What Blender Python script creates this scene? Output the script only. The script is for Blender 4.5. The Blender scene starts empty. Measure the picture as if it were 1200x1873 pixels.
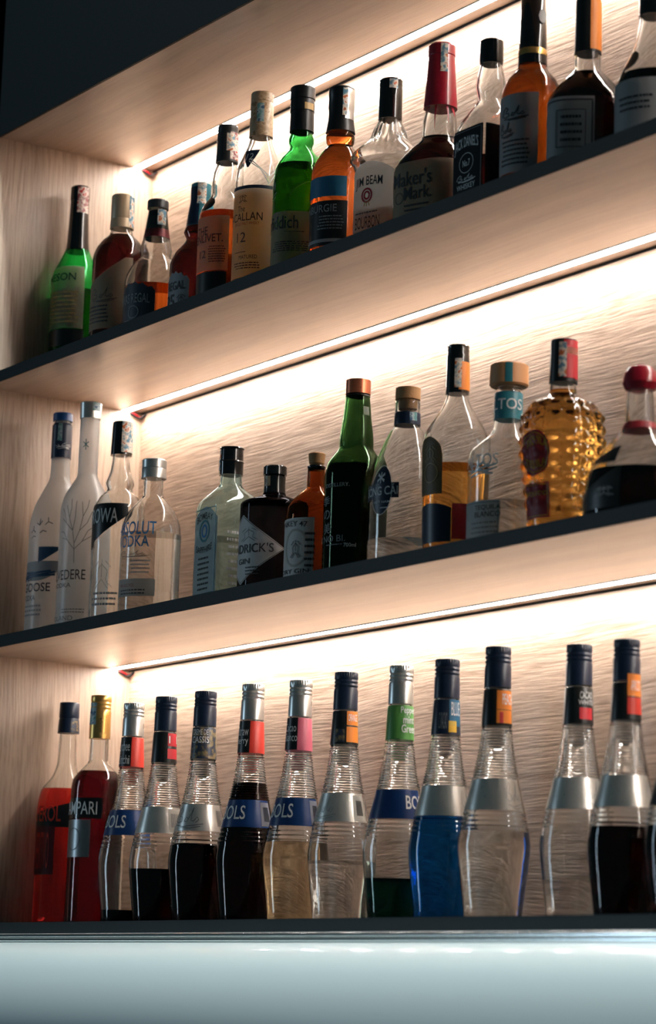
import bpy, bmesh, math, random
from mathutils import Vector, Matrix
random.seed(7)
S = bpy.context.scene
C = S.collection

# ------------------------------------------------------------------ camera, world, lights, exposure
S.view_settings.view_transform = 'Standard'
S.view_settings.look = 'None'
S.view_settings.gamma = 1.0
S.view_settings.use_curve_mapping = False
S.view_settings.exposure = 0.12
S.cycles.max_bounces = 22
S.cycles.transmission_bounces = 20
S.cycles.diffuse_bounces = 5
S.cycles.glossy_bounces = 6
S.cycles.transparent_max_bounces = 16
S.cycles.sample_clamp_indirect = 12.0
S.cycles.blur_glossy = 0.5
S.cycles.use_denoising = True

CAM = Vector((3.7528, -2.0848, -0.0999))
rt, up, fw = ((0.55149508, 0.83351162, 0.0333399), (0.13091829, -0.12595612, 0.98335927), (-0.82384075, 0.537953, 0.1785861))
cd = bpy.data.cameras.new('camera')
cam = bpy.data.objects.new('camera', cd); C.objects.link(cam)
cam.matrix_world = Matrix(((rt[0], up[0], -fw[0], CAM.x), (rt[1], up[1], -fw[1], CAM.y), (rt[2], up[2], -fw[2], CAM.z), (0, 0, 0, 1)))
cd.sensor_fit = 'VERTICAL'; cd.sensor_height = 36.0; cd.lens = 36.0 * 4948.96 / 1873.0
cd.clip_start = 0.05
cd.dof.use_dof = True; cd.dof.focus_distance = 3.72; cd.dof.aperture_fstop = 5.6
S.camera = cam

w = bpy.data.worlds.new('room_light'); S.world = w; w.use_nodes = True
bg = w.node_tree.nodes['Background']
bg.inputs['Color'].default_value = (0.42, 0.75, 0.85, 1); bg.inputs["Strength"].default_value = 0.04

LED_STRENGTH = 64.0
LED_COLOR = (1.0, 0.93, 0.86, 1)

def area(name, loc, target, sx, sy, power, col):
    l = bpy.data.lights.new(name, 'AREA'); l.shape = 'RECTANGLE'; l.size = sx; l.size_y = sy
    l.energy = power; l.color = col
    o = bpy.data.objects.new(name, l); C.objects.link(o); o.location = loc
    d = Vector(target) - Vector(loc); o.rotation_euler = d.to_track_quat('-Z', 'Y').to_euler()
    return o
# the bar's own cool ceiling lamp above the counter, and the dim room in front of the shelves
lamp = area('ceiling_lamp', (1.3, -0.42, 2.6), (1.3, -0.42, 0), 2.6, 0.12, 96.0, (0.88, 0.97, 1.0))
lamp.rotation_euler = (0, 0, 0)      # a long tube, parallel to the shelves
area('room_glow', (-1.9, -3.4, 0.5), (0.9, 0, 0.5), 0.35, 2.2, 18.0, (0.6, 0.82, 1.0))

# ------------------------------------------------------------------ materials
MATS = {}
def newmat(name):
    m = bpy.data.materials.new(name); m.use_nodes = True
    n = m.node_tree.nodes; l = m.node_tree.links
    return m, n, l, n['Principled BSDF']
def M(name, col, rough=0.5, metal=0.0, spec=0.5, trans=0.0, ior=1.45, coat=0.0, bump=0.0, bscale=400):
    if name in MATS: return MATS[name]
    m, n, l, p = newmat(name)
    p.inputs['Base Color'].default_value = (*col, 1)
    p.inputs['Roughness'].default_value = rough; p.inputs['Metallic'].default_value = metal
    p.inputs['Specular IOR Level'].default_value = spec
    p.inputs['Transmission Weight'].default_value = trans; p.inputs['IOR'].default_value = ior
    p.inputs['Coat Weight'].default_value = coat
    # small natural unevenness, so that no surface is perfectly even
    tc = n.new('ShaderNodeTexCoord'); nz = n.new('ShaderNodeTexNoise'); nz.inputs['Scale'].default_value = bscale
    l.new(tc.outputs['Object'], nz.inputs['Vector'])
    if trans < 0.5:
        mr = n.new('ShaderNodeMapRange'); mr.inputs['To Min'].default_value = max(0, rough-0.06); mr.inputs['To Max'].default_value = min(1, rough+0.06)
        l.new(nz.outputs['Fac'], mr.inputs['Value']); l.new(mr.outputs['Result'], p.inputs['Roughness'])
    if bump:
        b = n.new('ShaderNodeBump'); b.inputs['Strength'].default_value = bump; b.inputs['Distance'].default_value = 0.0006
        l.new(nz.outputs['Fac'], b.inputs['Height']); l.new(b.outputs['Normal'], p.inputs['Normal'])
    MATS[name] = m
    return m
def glassmat(name, col, rough=0.0, ior=1.45, bump=0.0, bscale=60):
    if name in MATS: return MATS[name]
    m = bpy.data.materials.new(name); m.use_nodes = True
    n = m.node_tree.nodes; l = m.node_tree.links; n.clear()
    o = n.new('ShaderNodeOutputMaterial'); g = n.new('ShaderNodeBsdfGlass')
    g.inputs['Color'].default_value = (*col, 1); g.inputs['Roughness'].default_value = rough; g.inputs['IOR'].default_value = ior
    if bump:
        tc = n.new('ShaderNodeTexCoord'); nz = n.new('ShaderNodeTexNoise'); nz.inputs['Scale'].default_value = bscale
        b = n.new('ShaderNodeBump'); b.inputs['Strength'].default_value = bump; b.inputs['Distance'].default_value = 0.001
        l.new(tc.outputs['Object'], nz.inputs['Vector']); l.new(nz.outputs['Fac'], b.inputs['Height']); l.new(b.outputs['Normal'], g.inputs['Normal'])
    l.new(g.outputs[0], o.inputs[0])
    MATS[name] = m
    return m
def wood(name, axis, base, dark, bumps=0.35, lacquer=0.0):
    """light oak laminate; grain runs along the given axis (0 = x, 2 = z)"""
    m, n, l, p = newmat(name)
    tc = n.new('ShaderNodeTexCoord')
    mp = n.new('ShaderNodeMapping'); mp2 = n.new('ShaderNodeMapping'); mp3 = n.new('ShaderNodeMapping')
    s = [250.0]*3; s[axis] = 11.0
    s2 = [26.0]*3; s2[axis] = 1.6
    s3 = [2.2]*3; s3[axis] = 2.0
    mp.inputs['Scale'].default_value = s; mp2.inputs['Scale'].default_value = s2; mp3.inputs['Scale'].default_value = s3
    warp = n.new('ShaderNodeTexNoise'); warp.inputs['Scale'].default_value = 1.0; warp.inputs['Detail'].default_value = 2
    l.new(tc.outputs['Object'], mp3.inputs['Vector']); l.new(mp3.outputs[0], warp.inputs['Vector'])
    sub = n.new('ShaderNodeVectorMath'); sub.operation = 'SUBTRACT'; sub.inputs[1].default_value = (0.5, 0.5, 0.5)
    l.new(warp.outputs['Color'], sub.inputs[0])
    sc = n.new('ShaderNodeVectorMath'); sc.operation = 'SCALE'; sc.inputs['Scale'].default_value = 0.045
    l.new(sub.outputs[0], sc.inputs[0])
    ad = n.new('ShaderNodeVectorMath'); l.new(tc.outputs['Object'], ad.inputs[0]); l.new(sc.outputs[0], ad.inputs[1])
    l.new(ad.outputs[0], mp.inputs['Vector']); l.new(ad.outputs[0], mp2.inputs['Vector'])
    a = n.new('ShaderNodeTexNoise'); a.inputs['Scale'].default_value = 1.0; a.inputs['Detail'].default_value = 4; a.inputs['Roughness'].default_value = 0.6
    b = n.new('ShaderNodeTexNoise'); b.inputs['Scale'].default_value = 1.0; b.inputs['Detail'].default_value = 3
    l.new(mp.outputs[0], a.inputs['Vector']); l.new(mp2.outputs[0], b.inputs['Vector'])
    ra = n.new('ShaderNodeValToRGB'); ra.color_ramp.elements[0].position = 0.36; ra.color_ramp.elements[1].position = 0.56
    l.new(a.outputs['Fac'], ra.inputs[0])
    mx = n.new('ShaderNodeMix'); mx.data_type = 'RGBA'; mx.inputs['A'].default_value = (*dark, 1); mx.inputs['B'].default_value = (*base, 1)
    l.new(ra.outputs['Color'], mx.inputs['Factor'])
    mr = n.new('ShaderNodeMapRange'); mr.inputs['From Min'].default_value = 0.3; mr.inputs['From Max'].default_value = 0.7
    mr.inputs['To Min'].default_value = 0.82; mr.inputs['To Max'].default_value = 1.1
    l.new(b.outputs['Fac'], mr.inputs['Value'])
    mu = n.new('ShaderNodeMix'); mu.data_type = 'RGBA'; mu.blend_type = 'MULTIPLY'; mu.inputs['Factor'].default_value = 1.0
    l.new(mx.outputs['Result'], mu.inputs['A']); l.new(mr.outputs['Result'], mu.inputs['B'])
    l.new(mu.outputs['Result'], p.inputs['Base Color'])
    bp = n.new('ShaderNodeBump'); bp.inputs['Strength'].default_value = bumps; bp.inputs['Distance'].default_value = 0.0018
    l.new(a.outputs['Fac'], bp.inputs['Height']); l.new(bp.outputs['Normal'], p.inputs['Normal'])
    p.inputs['Roughness'].default_value = 0.36
    p.inputs['Coat Weight'].default_value = lacquer; p.inputs['Coat Roughness'].default_value = 0.24
    MATS[name] = m
    return m
def frostmat(name):
    """acid-frosted glass: rough refraction over a faint white scattering skin"""
    m = bpy.data.materials.new(name); m.use_nodes = True
    n = m.node_tree.nodes; l = m.node_tree.links; n.clear()
    o = n.new('ShaderNodeOutputMaterial'); g = n.new('ShaderNodeBsdfGlass'); g.inputs['Roughness'].default_value = 0.3
    g.inputs['Color'].default_value = (0.98, 0.98, 0.98, 1)
    t = n.new('ShaderNodeBsdfTranslucent'); t.inputs['Color'].default_value = (0.94, 0.92, 0.89, 1)
    d = n.new('ShaderNodeBsdfDiffuse'); d.inputs['Color'].default_value = (0.86, 0.84, 0.82, 1)
    a = n.new('ShaderNodeMixShader'); a.inputs[0].default_value = 0.4; l.new(t.outputs[0], a.inputs[1]); l.new(d.outputs[0], a.inputs[2])
    b = n.new('ShaderNodeMixShader'); b.inputs[0].default_value = 0.35; l.new(g.outputs[0], b.inputs[1]); l.new(a.outputs[0], b.inputs[2])
    l.new(b.outputs[0], o.inputs[0]); MATS[name] = m
def papermat(name, col, t):
    """label paper, which lets a little of the light behind it through"""
    m, n, l, p = newmat(name); p.inputs['Base Color'].default_value = (*col, 1); p.inputs['Roughness'].default_value = 0.5
    tc = n.new('ShaderNodeTexCoord'); nz = n.new('ShaderNodeTexNoise'); nz.inputs['Scale'].default_value = 300
    mr = n.new('ShaderNodeMapRange'); mr.inputs['To Min'].default_value = 0.45; mr.inputs['To Max'].default_value = 0.6
    l.new(tc.outputs['Object'], nz.inputs['Vector']); l.new(nz.outputs['Fac'], mr.inputs['Value']); l.new(mr.outputs['Result'], p.inputs['Roughness'])
    tr = n.new('ShaderNodeBsdfTranslucent'); tr.inputs['Color'].default_value = (*col, 1)
    x = n.new('ShaderNodeMixShader'); x.inputs[0].default_value = t
    l.new(p.outputs[0], x.inputs[1]); l.new(tr.outputs[0], x.inputs[2])
    l.new(x.outputs[0], n['Material Output'].inputs[0]); MATS[name] = m
def led_mat():
    m = bpy.data.materials.new('led_diffuser'); m.use_nodes = True
    n = m.node_tree.nodes; p = n['Principled BSDF']
    p.inputs['Base Color'].default_value = (0.9, 0.9, 0.9, 1)
    p.inputs['Emission Color'].default_value = LED_COLOR; p.inputs['Emission Strength'].default_value = LED_STRENGTH
    return m
def stampmat(name, c1, c2, c3):
    """paper seal with a printed guilloche: blotches of ink on cream paper"""
    m, n, l, p = newmat(name)
    tc = n.new('ShaderNodeTexCoord'); v = n.new('ShaderNodeTexNoise'); v.inputs['Scale'].default_value = 130; v.inputs['Detail'].default_value = 2
    l.new(tc.outputs['Object'], v.inputs['Vector'])
    r = n.new('ShaderNodeValToRGB'); e = r.color_ramp.elements
    e[0].position = 0.38; e[0].color = (*c1, 1); e[1].position = 0.62; e[1].color = (*c3, 1)
    k = e.new(0.48); k.color = (*c2, 1); k = e.new(0.43); k.color = (*c2, 1)
    l.new(v.outputs['Fac'], r.inputs[0]); l.new(r.outputs[0], p.inputs['Base Color']); p.inputs['Roughness'].default_value = 0.4
    MATS[name] = m
    return m
glassmat('clear', (0.9888, 0.9955, 0.9933), 0.0, 1.45, bump=0.12)
glassmat('aqua', (0.8496, 0.9432, 0.9432), 0.0, 1.45)
glassmat('green', (0.3816, 0.9103, 0.5654), 0.0, 1.45)
glassmat('olive', (0.6524, 0.7459, 0.4535), 0.0, 1.45)
glassmat('darkgreen', (0.3816, 0.5185, 0.3642), 0.0, 1.45)
glassmat('amberglass', (0.7156, 0.4611, 0.3089), 0.0, 1.45)
glassmat('water', (0.9911, 0.9822, 0.9689), 0.0, 1.34)
glassmat('whisky', (0.9335, 0.5929, 0.3421), 0.0, 1.35)
glassmat('orange', (0.9423, 0.449, 0.1852), 0.0, 1.35)
glassmat('gold', (0.9689, 0.6923, 0.3271), 0.0, 1.35)
glassmat('brown', (0.3796, 0.12, 0.0954), 0.0, 1.35)
glassmat('darkbrown', (0.2126, 0.0775, 0.0663), 0.0, 1.35)
glassmat('red', (0.846, 0.2057, 0.1786), 0.0, 1.34)
glassmat('darkred', (0.3124, 0.0608, 0.0894), 0.0, 1.34)
glassmat('black', (0.0954, 0.0424, 0.0424), 0.0, 1.34)
glassmat('green_liq', (0.049, 0.2126, 0.1587), 0.0, 1.34)
glassmat('blue_liq', (0.0721, 0.372, 0.726), 0.0, 1.34)
glassmat('yellowgreen', (0.6258, 0.5604, 0.1327), 0.0, 1.34)
glassmat('yellowclear', (0.9689, 0.8808, 0.726), 0.0, 1.34)
frostmat('frost')
M('blk', (0.0075, 0.0097, 0.011), 0.35, 0.0)
M('blkgloss', (0.0037, 0.0048, 0.0056), 0.18, 0.0, coat=0.6)
M('darkgrey', (0.0423, 0.0452, 0.0482), 0.35, 0.3)
M('navy', (0.008, 0.0185, 0.0452), 0.35, 0.0)
M('blue', (0.0116, 0.0685, 0.2384), 0.35, 0.0)
M('blueband', (0.007, 0.0395, 0.1559), 0.3, 0.0)
M('teal', (0.0273, 0.1812, 0.2307), 0.4, 0.0)
M('bluelab', (0.0232, 0.15, 0.2789), 0.4, 0.0)
papermat('cream', (0.8879, 0.7758, 0.6038), 0.8)
papermat('tan', (0.7157, 0.552, 0.3712), 0.65)
M('beige', (0.4793, 0.3712, 0.2462), 0.4, 0.2)
papermat('white', (0.8879, 0.8714, 0.8388), 0.8)
papermat('paper', (0.624, 0.5906, 0.5395), 0.5)
papermat('greylab', (0.3712, 0.3813, 0.3916), 0.25)
M('silver', (0.6308, 0.6445, 0.6308), 0.3, 0.85, bscale=25)
M('silverdark', (0.2623, 0.2789, 0.2874), 0.3, 0.8)
M('goldm', (0.6867, 0.4342, 0.1384), 0.28, 0.9, bscale=25)
M('copper', (0.6038, 0.1878, 0.0976), 0.3, 0.7)
M('redwax', (0.3916, 0.007, 0.0252), 0.3, 0.0, coat=0.5)
M('redlab', (0.5776, 0.0296, 0.0423), 0.45, 0.0)
M('redcap', (0.6308, 0.0452, 0.0296), 0.4, 0.0)
M('pink', (0.6038, 0.1274, 0.1878), 0.45, 0.0)
M('orangelab', (0.855, 0.2542, 0.0343), 0.45, 0.0)
M('greencap', (0.1022, 0.3231, 0.0723), 0.4, 0.0)
M('darkredm', (0.1022, 0.007, 0.0144), 0.4, 0.0)
M('maroon', (0.15, 0.0144, 0.0212), 0.4, 0.3)
M('cork', (0.4342, 0.2307, 0.0976), 0.75, 0.0, bump=0.6)
M('woodcap', (0.5776, 0.2789, 0.117), 0.5, 0.0)
M('goldtext', (0.4793, 0.314, 0.117), 0.4, 0.0)
M('ink', (0.0144, 0.0176, 0.0232), 0.5, 0.0)
M('whiteink', (0.7758, 0.7913, 0.7913), 0.5, 0.0)
M('greyink', (0.2542, 0.2705, 0.2789), 0.5, 0.0)
M('blueink', (0.0176, 0.1683, 0.4342), 0.4, 0.0)
M('redink', (0.3515, 0.0212, 0.0296), 0.5, 0.0)
M('birdblue', (0.0252, 0.0685, 0.1384), 0.5, 0.0)
M('frostline', (0.4793, 0.3916, 0.314), 0.5, 0.0)
M('brownlab', (0.1441, 0.0802, 0.0212), 0.5, 0.0)
M('yellowlab', (0.807, 0.4793, 0.0395), 0.5, 0.0)
stampmat('stamp', (0.55,0.14,0.04), (0.75,0.68,0.58), (0.08,0.22,0.32))
stampmat('stampred', (0.5,0.03,0.03), (0.78,0.70,0.62), (0.25,0.05,0.06))
stampmat('stampblue', (0.03,0.10,0.20), (0.35,0.48,0.52), (0.10,0.30,0.30))
stampmat('goldpattern', (0.28,0.17,0.08), (0.50,0.36,0.22), (0.36,0.24,0.13))
stampmat('fruit', (0.015,0.03,0.07), (0.02,0.03,0.05), (0.22,0.17,0.08))
papermat('aqualab', (0.5776, 0.6584, 0.6724), 0.45)
glassmat('blackglass', (0.1565, 0.1565, 0.1732), 0.0, 1.45)
glassmat('green_dk', (0.0721, 0.172, 0.1077), 0.0, 1.34)
M('clearink', (0.807, 0.8388, 0.8388), 0.15, 0.0, coat=1.0)
glassmat('olive_l', (0.2832, 0.4334, 0.0954), 0.0, 1.34)
M('navylab', (0.0252, 0.0395, 0.0578), 0.45, 0.0)
glassmat('green2', (0.4105, 0.7594, 0.4759), 0.0, 1.45)
M('olivink', (0.15, 0.2016, 0.0296), 0.4, 0.0)
glassmat('copperliq', (0.726, 0.3271, 0.1077), 0.0, 1.35)
M('foilpaper', (0.7157, 0.7011, 0.6584), 0.3, 0.75)
M('blklab', (0.008,0.009,0.011), 0.7, 0.0, 0.2)
papermat('lightlab', (0.7157, 0.6867, 0.6584), 0.1)

# ------------------------------------------------------------------ object helpers
def link(name, verts, faces, mat, parent=None, smooth=False):
    me = bpy.data.meshes.new(name); me.from_pydata([tuple(v) for v in verts], [], faces); me.update()
    bm = bmesh.new(); bm.from_mesh(me); bmesh.ops.recalc_face_normals(bm, faces=bm.faces); bm.to_mesh(me); bm.free()
    me.materials.append(mat)
    if smooth:
        me.polygons.foreach_set('use_smooth', [True]*len(me.polygons))
    o = bpy.data.objects.new(name, me); C.objects.link(o)
    if parent is not None: o.parent = parent
    return o
def sharp(o, deg=35):
    bm = bmesh.new(); bm.from_mesh(o.data)
    for e in bm.edges:
        if len(e.link_faces) == 2 and e.calc_face_angle(0) > math.radians(deg): e.smooth = False
    bm.to_mesh(o.data); bm.free()
def empty(name, loc, label, cat, group=None, rz=0.0):
    o = bpy.data.objects.new(name, None); C.objects.link(o); o.location = loc; o.rotation_euler = (0, 0, rz)
    o.empty_display_size = 0.02
    o['label'] = label; o['category'] = cat
    if group: o['group'] = group
    return o
def box(name, a, b, mat, parent=None, bevel=0.0):
    bm = bmesh.new(); bmesh.ops.create_cube(bm, size=1)
    for v in bm.verts:
        v.co = Vector([(a[i]+b[i])/2 + v.co[i]*(b[i]-a[i]) for i in range(3)])
    if bevel: bmesh.ops.bevel(bm, geom=bm.edges[:], offset=bevel, segments=2, affect='EDGES', profile=0.5)
    me = bpy.data.meshes.new(name); bm.to_mesh(me); bm.free(); me.materials.append(mat)
    o = bpy.data.objects.new(name, me); C.objects.link(o)
    if parent is not None: o.parent = parent
    return o
def tube(name, pts, r, mat, parent=None, seg=10):
    cu = bpy.data.curves.new(name, 'CURVE'); cu.dimensions = '3D'; cu.bevel_depth = r; cu.bevel_resolution = 3; cu.use_fill_caps = True
    sp = cu.splines.new('NURBS'); sp.points.add(len(pts)-1); sp.use_endpoint_u = True; sp.order_u = 3; sp.resolution_u = 6
    for p, q in zip(sp.points, pts): p.co = (*q, 1)
    t = bpy.data.objects.new(name, cu); C.objects.link(t)
    dg = bpy.context.evaluated_depsgraph_get(); me = bpy.data.meshes.new_from_object(t.evaluated_get(dg))
    bpy.data.objects.remove(t); bpy.data.curves.remove(cu)
    me.materials.clear(); me.materials.append(mat)
    o = bpy.data.objects.new(name, me); C.objects.link(o)
    if parent is not None: o.parent = parent
    return o

# ------------------------------------------------------------------ the setting
D = 0.2835; ZB = (1.236, 0.8284, 0.41); T = 0.018; XR = 2.5; ZL = -0.55
WB = wood('oak_back', 0, (0.56, 0.40, 0.30), (0.36, 0.245, 0.17), 0.5)
WL = wood('oak_side', 2, (0.53, 0.395, 0.30), (0.40, 0.285, 0.205))
WS = wood('oak_board', 0, (0.55, 0.40, 0.29), (0.50, 0.355, 0.255), 0.05, 1.0)
BLK = M('black_edge', (0.005, 0.009, 0.011), 0.5, 0.0, 0.25)
def structure(o): o['kind'] = 'structure'; return o
structure(box('wall_back', (-0.02, 0.0, ZL), (XR+0.02, 0.02, 1.9), WB))
structure(box('wall_left', (-0.3, -D, ZL), (0.0, 0.0, 1.9), WL))
structure(box('wall_right', (XR, -D, ZL), (XR+0.02, 0.0, 1.9), WL))
SH = ['lowest dark-edged shelf carrying the long row of ribbed liqueur bottles',
      'middle oak shelf with black front edge carrying clear spirits and gins',
      'top oak shelf with black front edge carrying whisky bottles']
for lab, z in ((SH[2], ZB[1]), (SH[1], ZB[2]), (SH[0], -T)):
    s = empty('shelf', (0, 0, z), lab, 'shelf', 'shelves of the back bar')
    box('board', (0, -D+0.002, 0), (XR, 0.0, T), WS, s)
    box('top_laminate', (0, -D+0.002, T), (XR, 0.0, T+0.0004), BLK, s)
    box('edge_band', (0, -D, 0), (XR, -D+0.002, T), BLK, s)
u = empty('upper_cabinet', (0, 0, ZB[0]), 'black fronted cabinet above the top bay with oak underside', 'cabinet')
box('bottom_board', (0, -D+0.004, 0), (XR, 0, 0.018), WS, u)
box('front_panel', (-1.2, -D, 0), (XR, -D+0.004, 0.62), BLK, u)
LEDM = led_mat(); ALU = M('aluminium', (0.62, 0.6, 0.58), 0.35, 1.0)
RED = M('red_wire', (0.35, 0.01, 0.015), 0.4); BW = M('black_wire', (0.01, 0.01, 0.012), 0.4)
for lab, z in (('glowing light strip under the upper cabinet behind the whisky caps', ZB[0]),
               ('glowing light strip under the whisky shelf, above the gin bottles', ZB[1]),
               ('glowing light strip under the middle shelf, above the liqueur bottles', ZB[2])):
    s = empty('light_strip', (0, -0.032, z), lab, 'light strip', 'light strips under the shelves')
    # the strip is let into the board, flush with its underside
    box('diffuser', (0.004, -0.0076, -0.0005), (XR-0.004, 0.0076, -0.0001), LEDM, s)
    for sg in (-1, 1): box('housing', (0.002, min(sg*0.0078, sg*0.0092), -0.0009), (XR-0.002, max(sg*0.0078, sg*0.0092), 0.0), ALU, s)
    k = tube('wire', [(0.006, 0.010, -0.003), (0.010, 0.018, -0.006), (0.005, 0.026, -0.010), (0.012, 0.031, -0.006)], 0.0017, RED, s)
    k = tube('wire', [(0.006, 0.008, -0.004), (0.005, 0.018, -0.009), (0.010, 0.027, -0.011), (0.014, 0.031, -0.003)], 0.0017, BW, s)
GAP = M('dark_gap', (0.01, 0.01, 0.012), 0.7)
for i, z in enumerate(ZB):
    structure(box('gap_shade_%d' % (i+1), (0.001, -0.0022, z-0.0022), (XR-0.001, -0.0001, z-0.0001), GAP))  # dark strip standing in for the shadowed gap between board and back wall

# white counter appliance below the lowest shelf, with a polished rail along its top
u = empty('counter', (0, -D-0.045, -0.4465), 'glossy pale counter front with polished steel rail below the lowest shelf', 'counter')
WHT = M('pale_enamel', (0.62, 0.72, 0.71), 0.32, coat=0.5)
vs = []; N = 28
prof = []
for i in range(N+1):
    a = i/N*math.pi/2
    prof.append((-0.10*math.sin(a), 0.4165 - 0.116*(1-math.cos(a))))
prof = [(0.06, 0.4165)] + prof + [(-0.10, 0.0), (0.06, 0.0)]
vs = [(x, y, z) for x in (-0.6, XR+0.3) for (y, z) in prof]; n = len(prof)
fs = [(i, (i+1) % n, n+(i+1) % n, n+i) for i in range(n)] + [tuple(range(n)), tuple(range(2*n-1, n-1, -1))]
o = link('body', vs, fs, WHT, u, True); sharp(o, 40)
ST = M('polished_steel', (0.82, 0.83, 0.82), 0.16, 1.0)
tube('rail', [(-0.6, -0.004, 0.4250), (1.0, -0.004, 0.4246), (XR+0.3, -0.004, 0.4240)], 0.0032, ST, u)
tube('rail', [(-0.6, -0.007, 0.4192), (1.0, -0.007, 0.4190), (XR+0.3, -0.007, 0.4186)], 0.0027, ST, u)
box('lip', (-0.6, 0.002, 0.4175), (XR+0.3, 0.05, 0.4285), M('grey_steel', (0.55, 0.62, 0.62), 0.35, 0.3), u, 0.001)

# ------------------------------------------------------------------ bottles
def pchip(pts):
    """monotone cubic through (z, value) pairs sorted by rising z"""
    n = len(pts); h = [pts[i+1][0]-pts[i][0] for i in range(n-1)]
    d = [(pts[i+1][1]-pts[i][1])/h[i] for i in range(n-1)]
    m = [d[0]] + [0 if d[i-1]*d[i] <= 0 else 2*d[i-1]*d[i]/(d[i-1]+d[i]) for i in range(1, n-1)] + [d[-1]]
    def f(z):
        if z <= pts[0][0]: return pts[0][1]
        if z >= pts[-1][0]: return pts[-1][1]
        for i in range(n-1):
            if z <= pts[i+1][0]:
                t = (z-pts[i][0])/h[i]
                return ((2*t**3-3*t*t+1)*pts[i][1] + (t**3-2*t*t+t)*h[i]*m[i] + (-2*t**3+3*t*t)*pts[i+1][1] + (t**3-t*t)*h[i]*m[i+1])
    return f
class Body:
    """outer skin of a bottle: radius by height, round to squarish section, optional rings or facets"""
    def __init__(s, prof, N=2.0, K=1.0, rings=(), flutes=None, knobs=None):
        s.r = pchip([(p[0], p[1]) for p in prof]); s.b = pchip([(p[0], p[2]) for p in prof])
        s.N, s.K, s.rings, s.flutes, s.knobs = N, K, rings, flutes, knobs; s.top = prof[-1][0]; s.zs = [p[0] for p in prof]
    def rad(s, th, z, inset=0.0, extra=0.0):
        b = s.b(z); n = 2+b*(s.N-2); k = 1+b*(s.K-1); rx = max(0.001, s.r(z)-inset); ry = max(0.001, s.r(z)*k-inset)
        r = (abs(math.cos(th)/ry)**n + abs(math.sin(th)/rx)**n)**(-1/n)
        if not inset:
            for (a, c, p, amp) in s.rings:
                if a <= z <= c: r += amp*math.sin((z-a)/p*2*math.pi)
            if s.flutes and s.flutes[0] <= z <= s.flutes[1]:
                r += s.flutes[3]*math.cos(th*s.flutes[2])*math.sin(math.pi*(z-s.flutes[0])/(s.flutes[1]-s.flutes[0]))
            if s.knobs and s.knobs[0] <= z <= s.knobs[1]:
                r += s.knobs[3]*(abs(math.sin(th*s.knobs[2]/2))*abs(math.sin((z-s.knobs[0])*s.knobs[4]/2))*2-0.6)
        return r + extra
    def pt(s, th, z, inset=0.0, extra=0.0):
        r = s.rad(th, z, inset, extra); return (r*math.sin(th), -r*math.cos(th), z)
    def heights(s, z0, z1, step):
        out = {round(z0, 6), round(z1, 6)} | {round(z, 6) for z in s.zs if z0 < z < z1}
        n = max(1, int((z1-z0)/step))
        for i in range(n+1): out.add(round(z0+(z1-z0)*i/n, 6))
        for (a, c, p, amp) in s.rings:
            k = int((c-a)/p*6)
            for i in range(k+1):
                if z0 < a+i*p/6 < z1: out.add(round(a+i*p/6, 6))
        o = sorted(out); keep = [o[0]]
        for z in o[1:]:
            if z-keep[-1] > 0.0004: keep.append(z)
        keep[-1] = z1
        return keep
def loft(rings, close_bottom=True, close_top=True):
    n = len(rings[0]); vs = [p for r in rings for p in r]; fs = []
    for i in range(len(rings)-1):
        for j in range(n):
            fs.append((i*n+j, i*n+(j+1) % n, (i+1)*n+(j+1) % n, (i+1)*n+j))
    if close_bottom: fs.append(tuple(range(n-1, -1, -1)))
    if close_top: fs.append(tuple((len(rings)-1)*n+j for j in range(n)))
    return vs, fs
SEG = 56
def make_glass(B, mat, parent, wall=0.0026, solid=False, foot=0.007):
    step = 0.006 if not B.knobs else 0.0025
    hs = B.heights(0.0, B.top, step); th = [2*math.pi*j/SEG for j in range(SEG)] if not B.knobs else [2*math.pi*j/96 for j in range(96)]
    out = [[B.pt(t, 0.0, 0.004) if False else (lambda p: (p[0]*0.9, p[1]*0.9, 0.0))(B.pt(t, 0.0)) for t in th]]
    out.append([(lambda p: (p[0]*0.975, p[1]*0.975, 0.0006))(B.pt(t, 0.0)) for t in th])
    for z in hs:
        if z < 0.003: continue
        out.append([B.pt(t, z) for t in th])
    if solid:
        v, f = loft(out)
    else:
        ins = [[B.pt(t, z, wall) for t in th] for z in reversed([h for h in hs if h > foot])]
        last = ins[-1]; ins.append([(p[0]*0.93, p[1]*0.93, foot-0.001) for p in last])
        v, f = loft(out+ins)
    o = link('glass_body', v, f, mat, parent, True); sharp(o, 50)
    return o
def make_liquid(B, level, mat, parent, wall=0.0026, foot=0.007):
    th = [2*math.pi*j/SEG for j in range(SEG)]; e = 0.00035
    hs = [h for h in B.heights(foot-0.0015, level, 0.006)]
    rg = []
    for i, z in enumerate(hs):
        k = 0.93 if i == 0 else 1.0
        rg.append([(lambda p: (p[0]*k, p[1]*k, z))(B.pt(t, max(z, foot), wall-e)) for t in th])
    v, f = loft(rg)
    o = link('liquid', v, f, mat, parent, True); sharp(o, 50)
    return o
def make_cap(name, prof, mat, parent, ribs=0, off=(0, 0), seg=48):
    """lathe: (z, r) pairs from bottom to top; ribs are knurls on the top piece"""
    if ribs: seg = ribs*2
    rg = []
    p2 = []
    for i, (z, r) in enumerate(prof):
        if i == len(prof)-1: p2 += [(z-0.0012, r), (z-0.0003, r-0.0005), (z, r-0.0015)]
        else: p2.append((z, r))
    for z, r in p2:
        k = [0.0006 if (ribs and j % 2 and z > prof[-1][0]-0.0085) else 0.0 for j in range(seg)]
        rg.append([((r-k[j])*math.sin(2*math.pi*j/seg), -(r-k[j])*math.cos(2*math.pi*j/seg), z) for j in range(seg)])
    v, f = loft(rg)
    o = link(name, v, f, mat, parent, True); sharp(o, 30)
    return o
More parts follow.
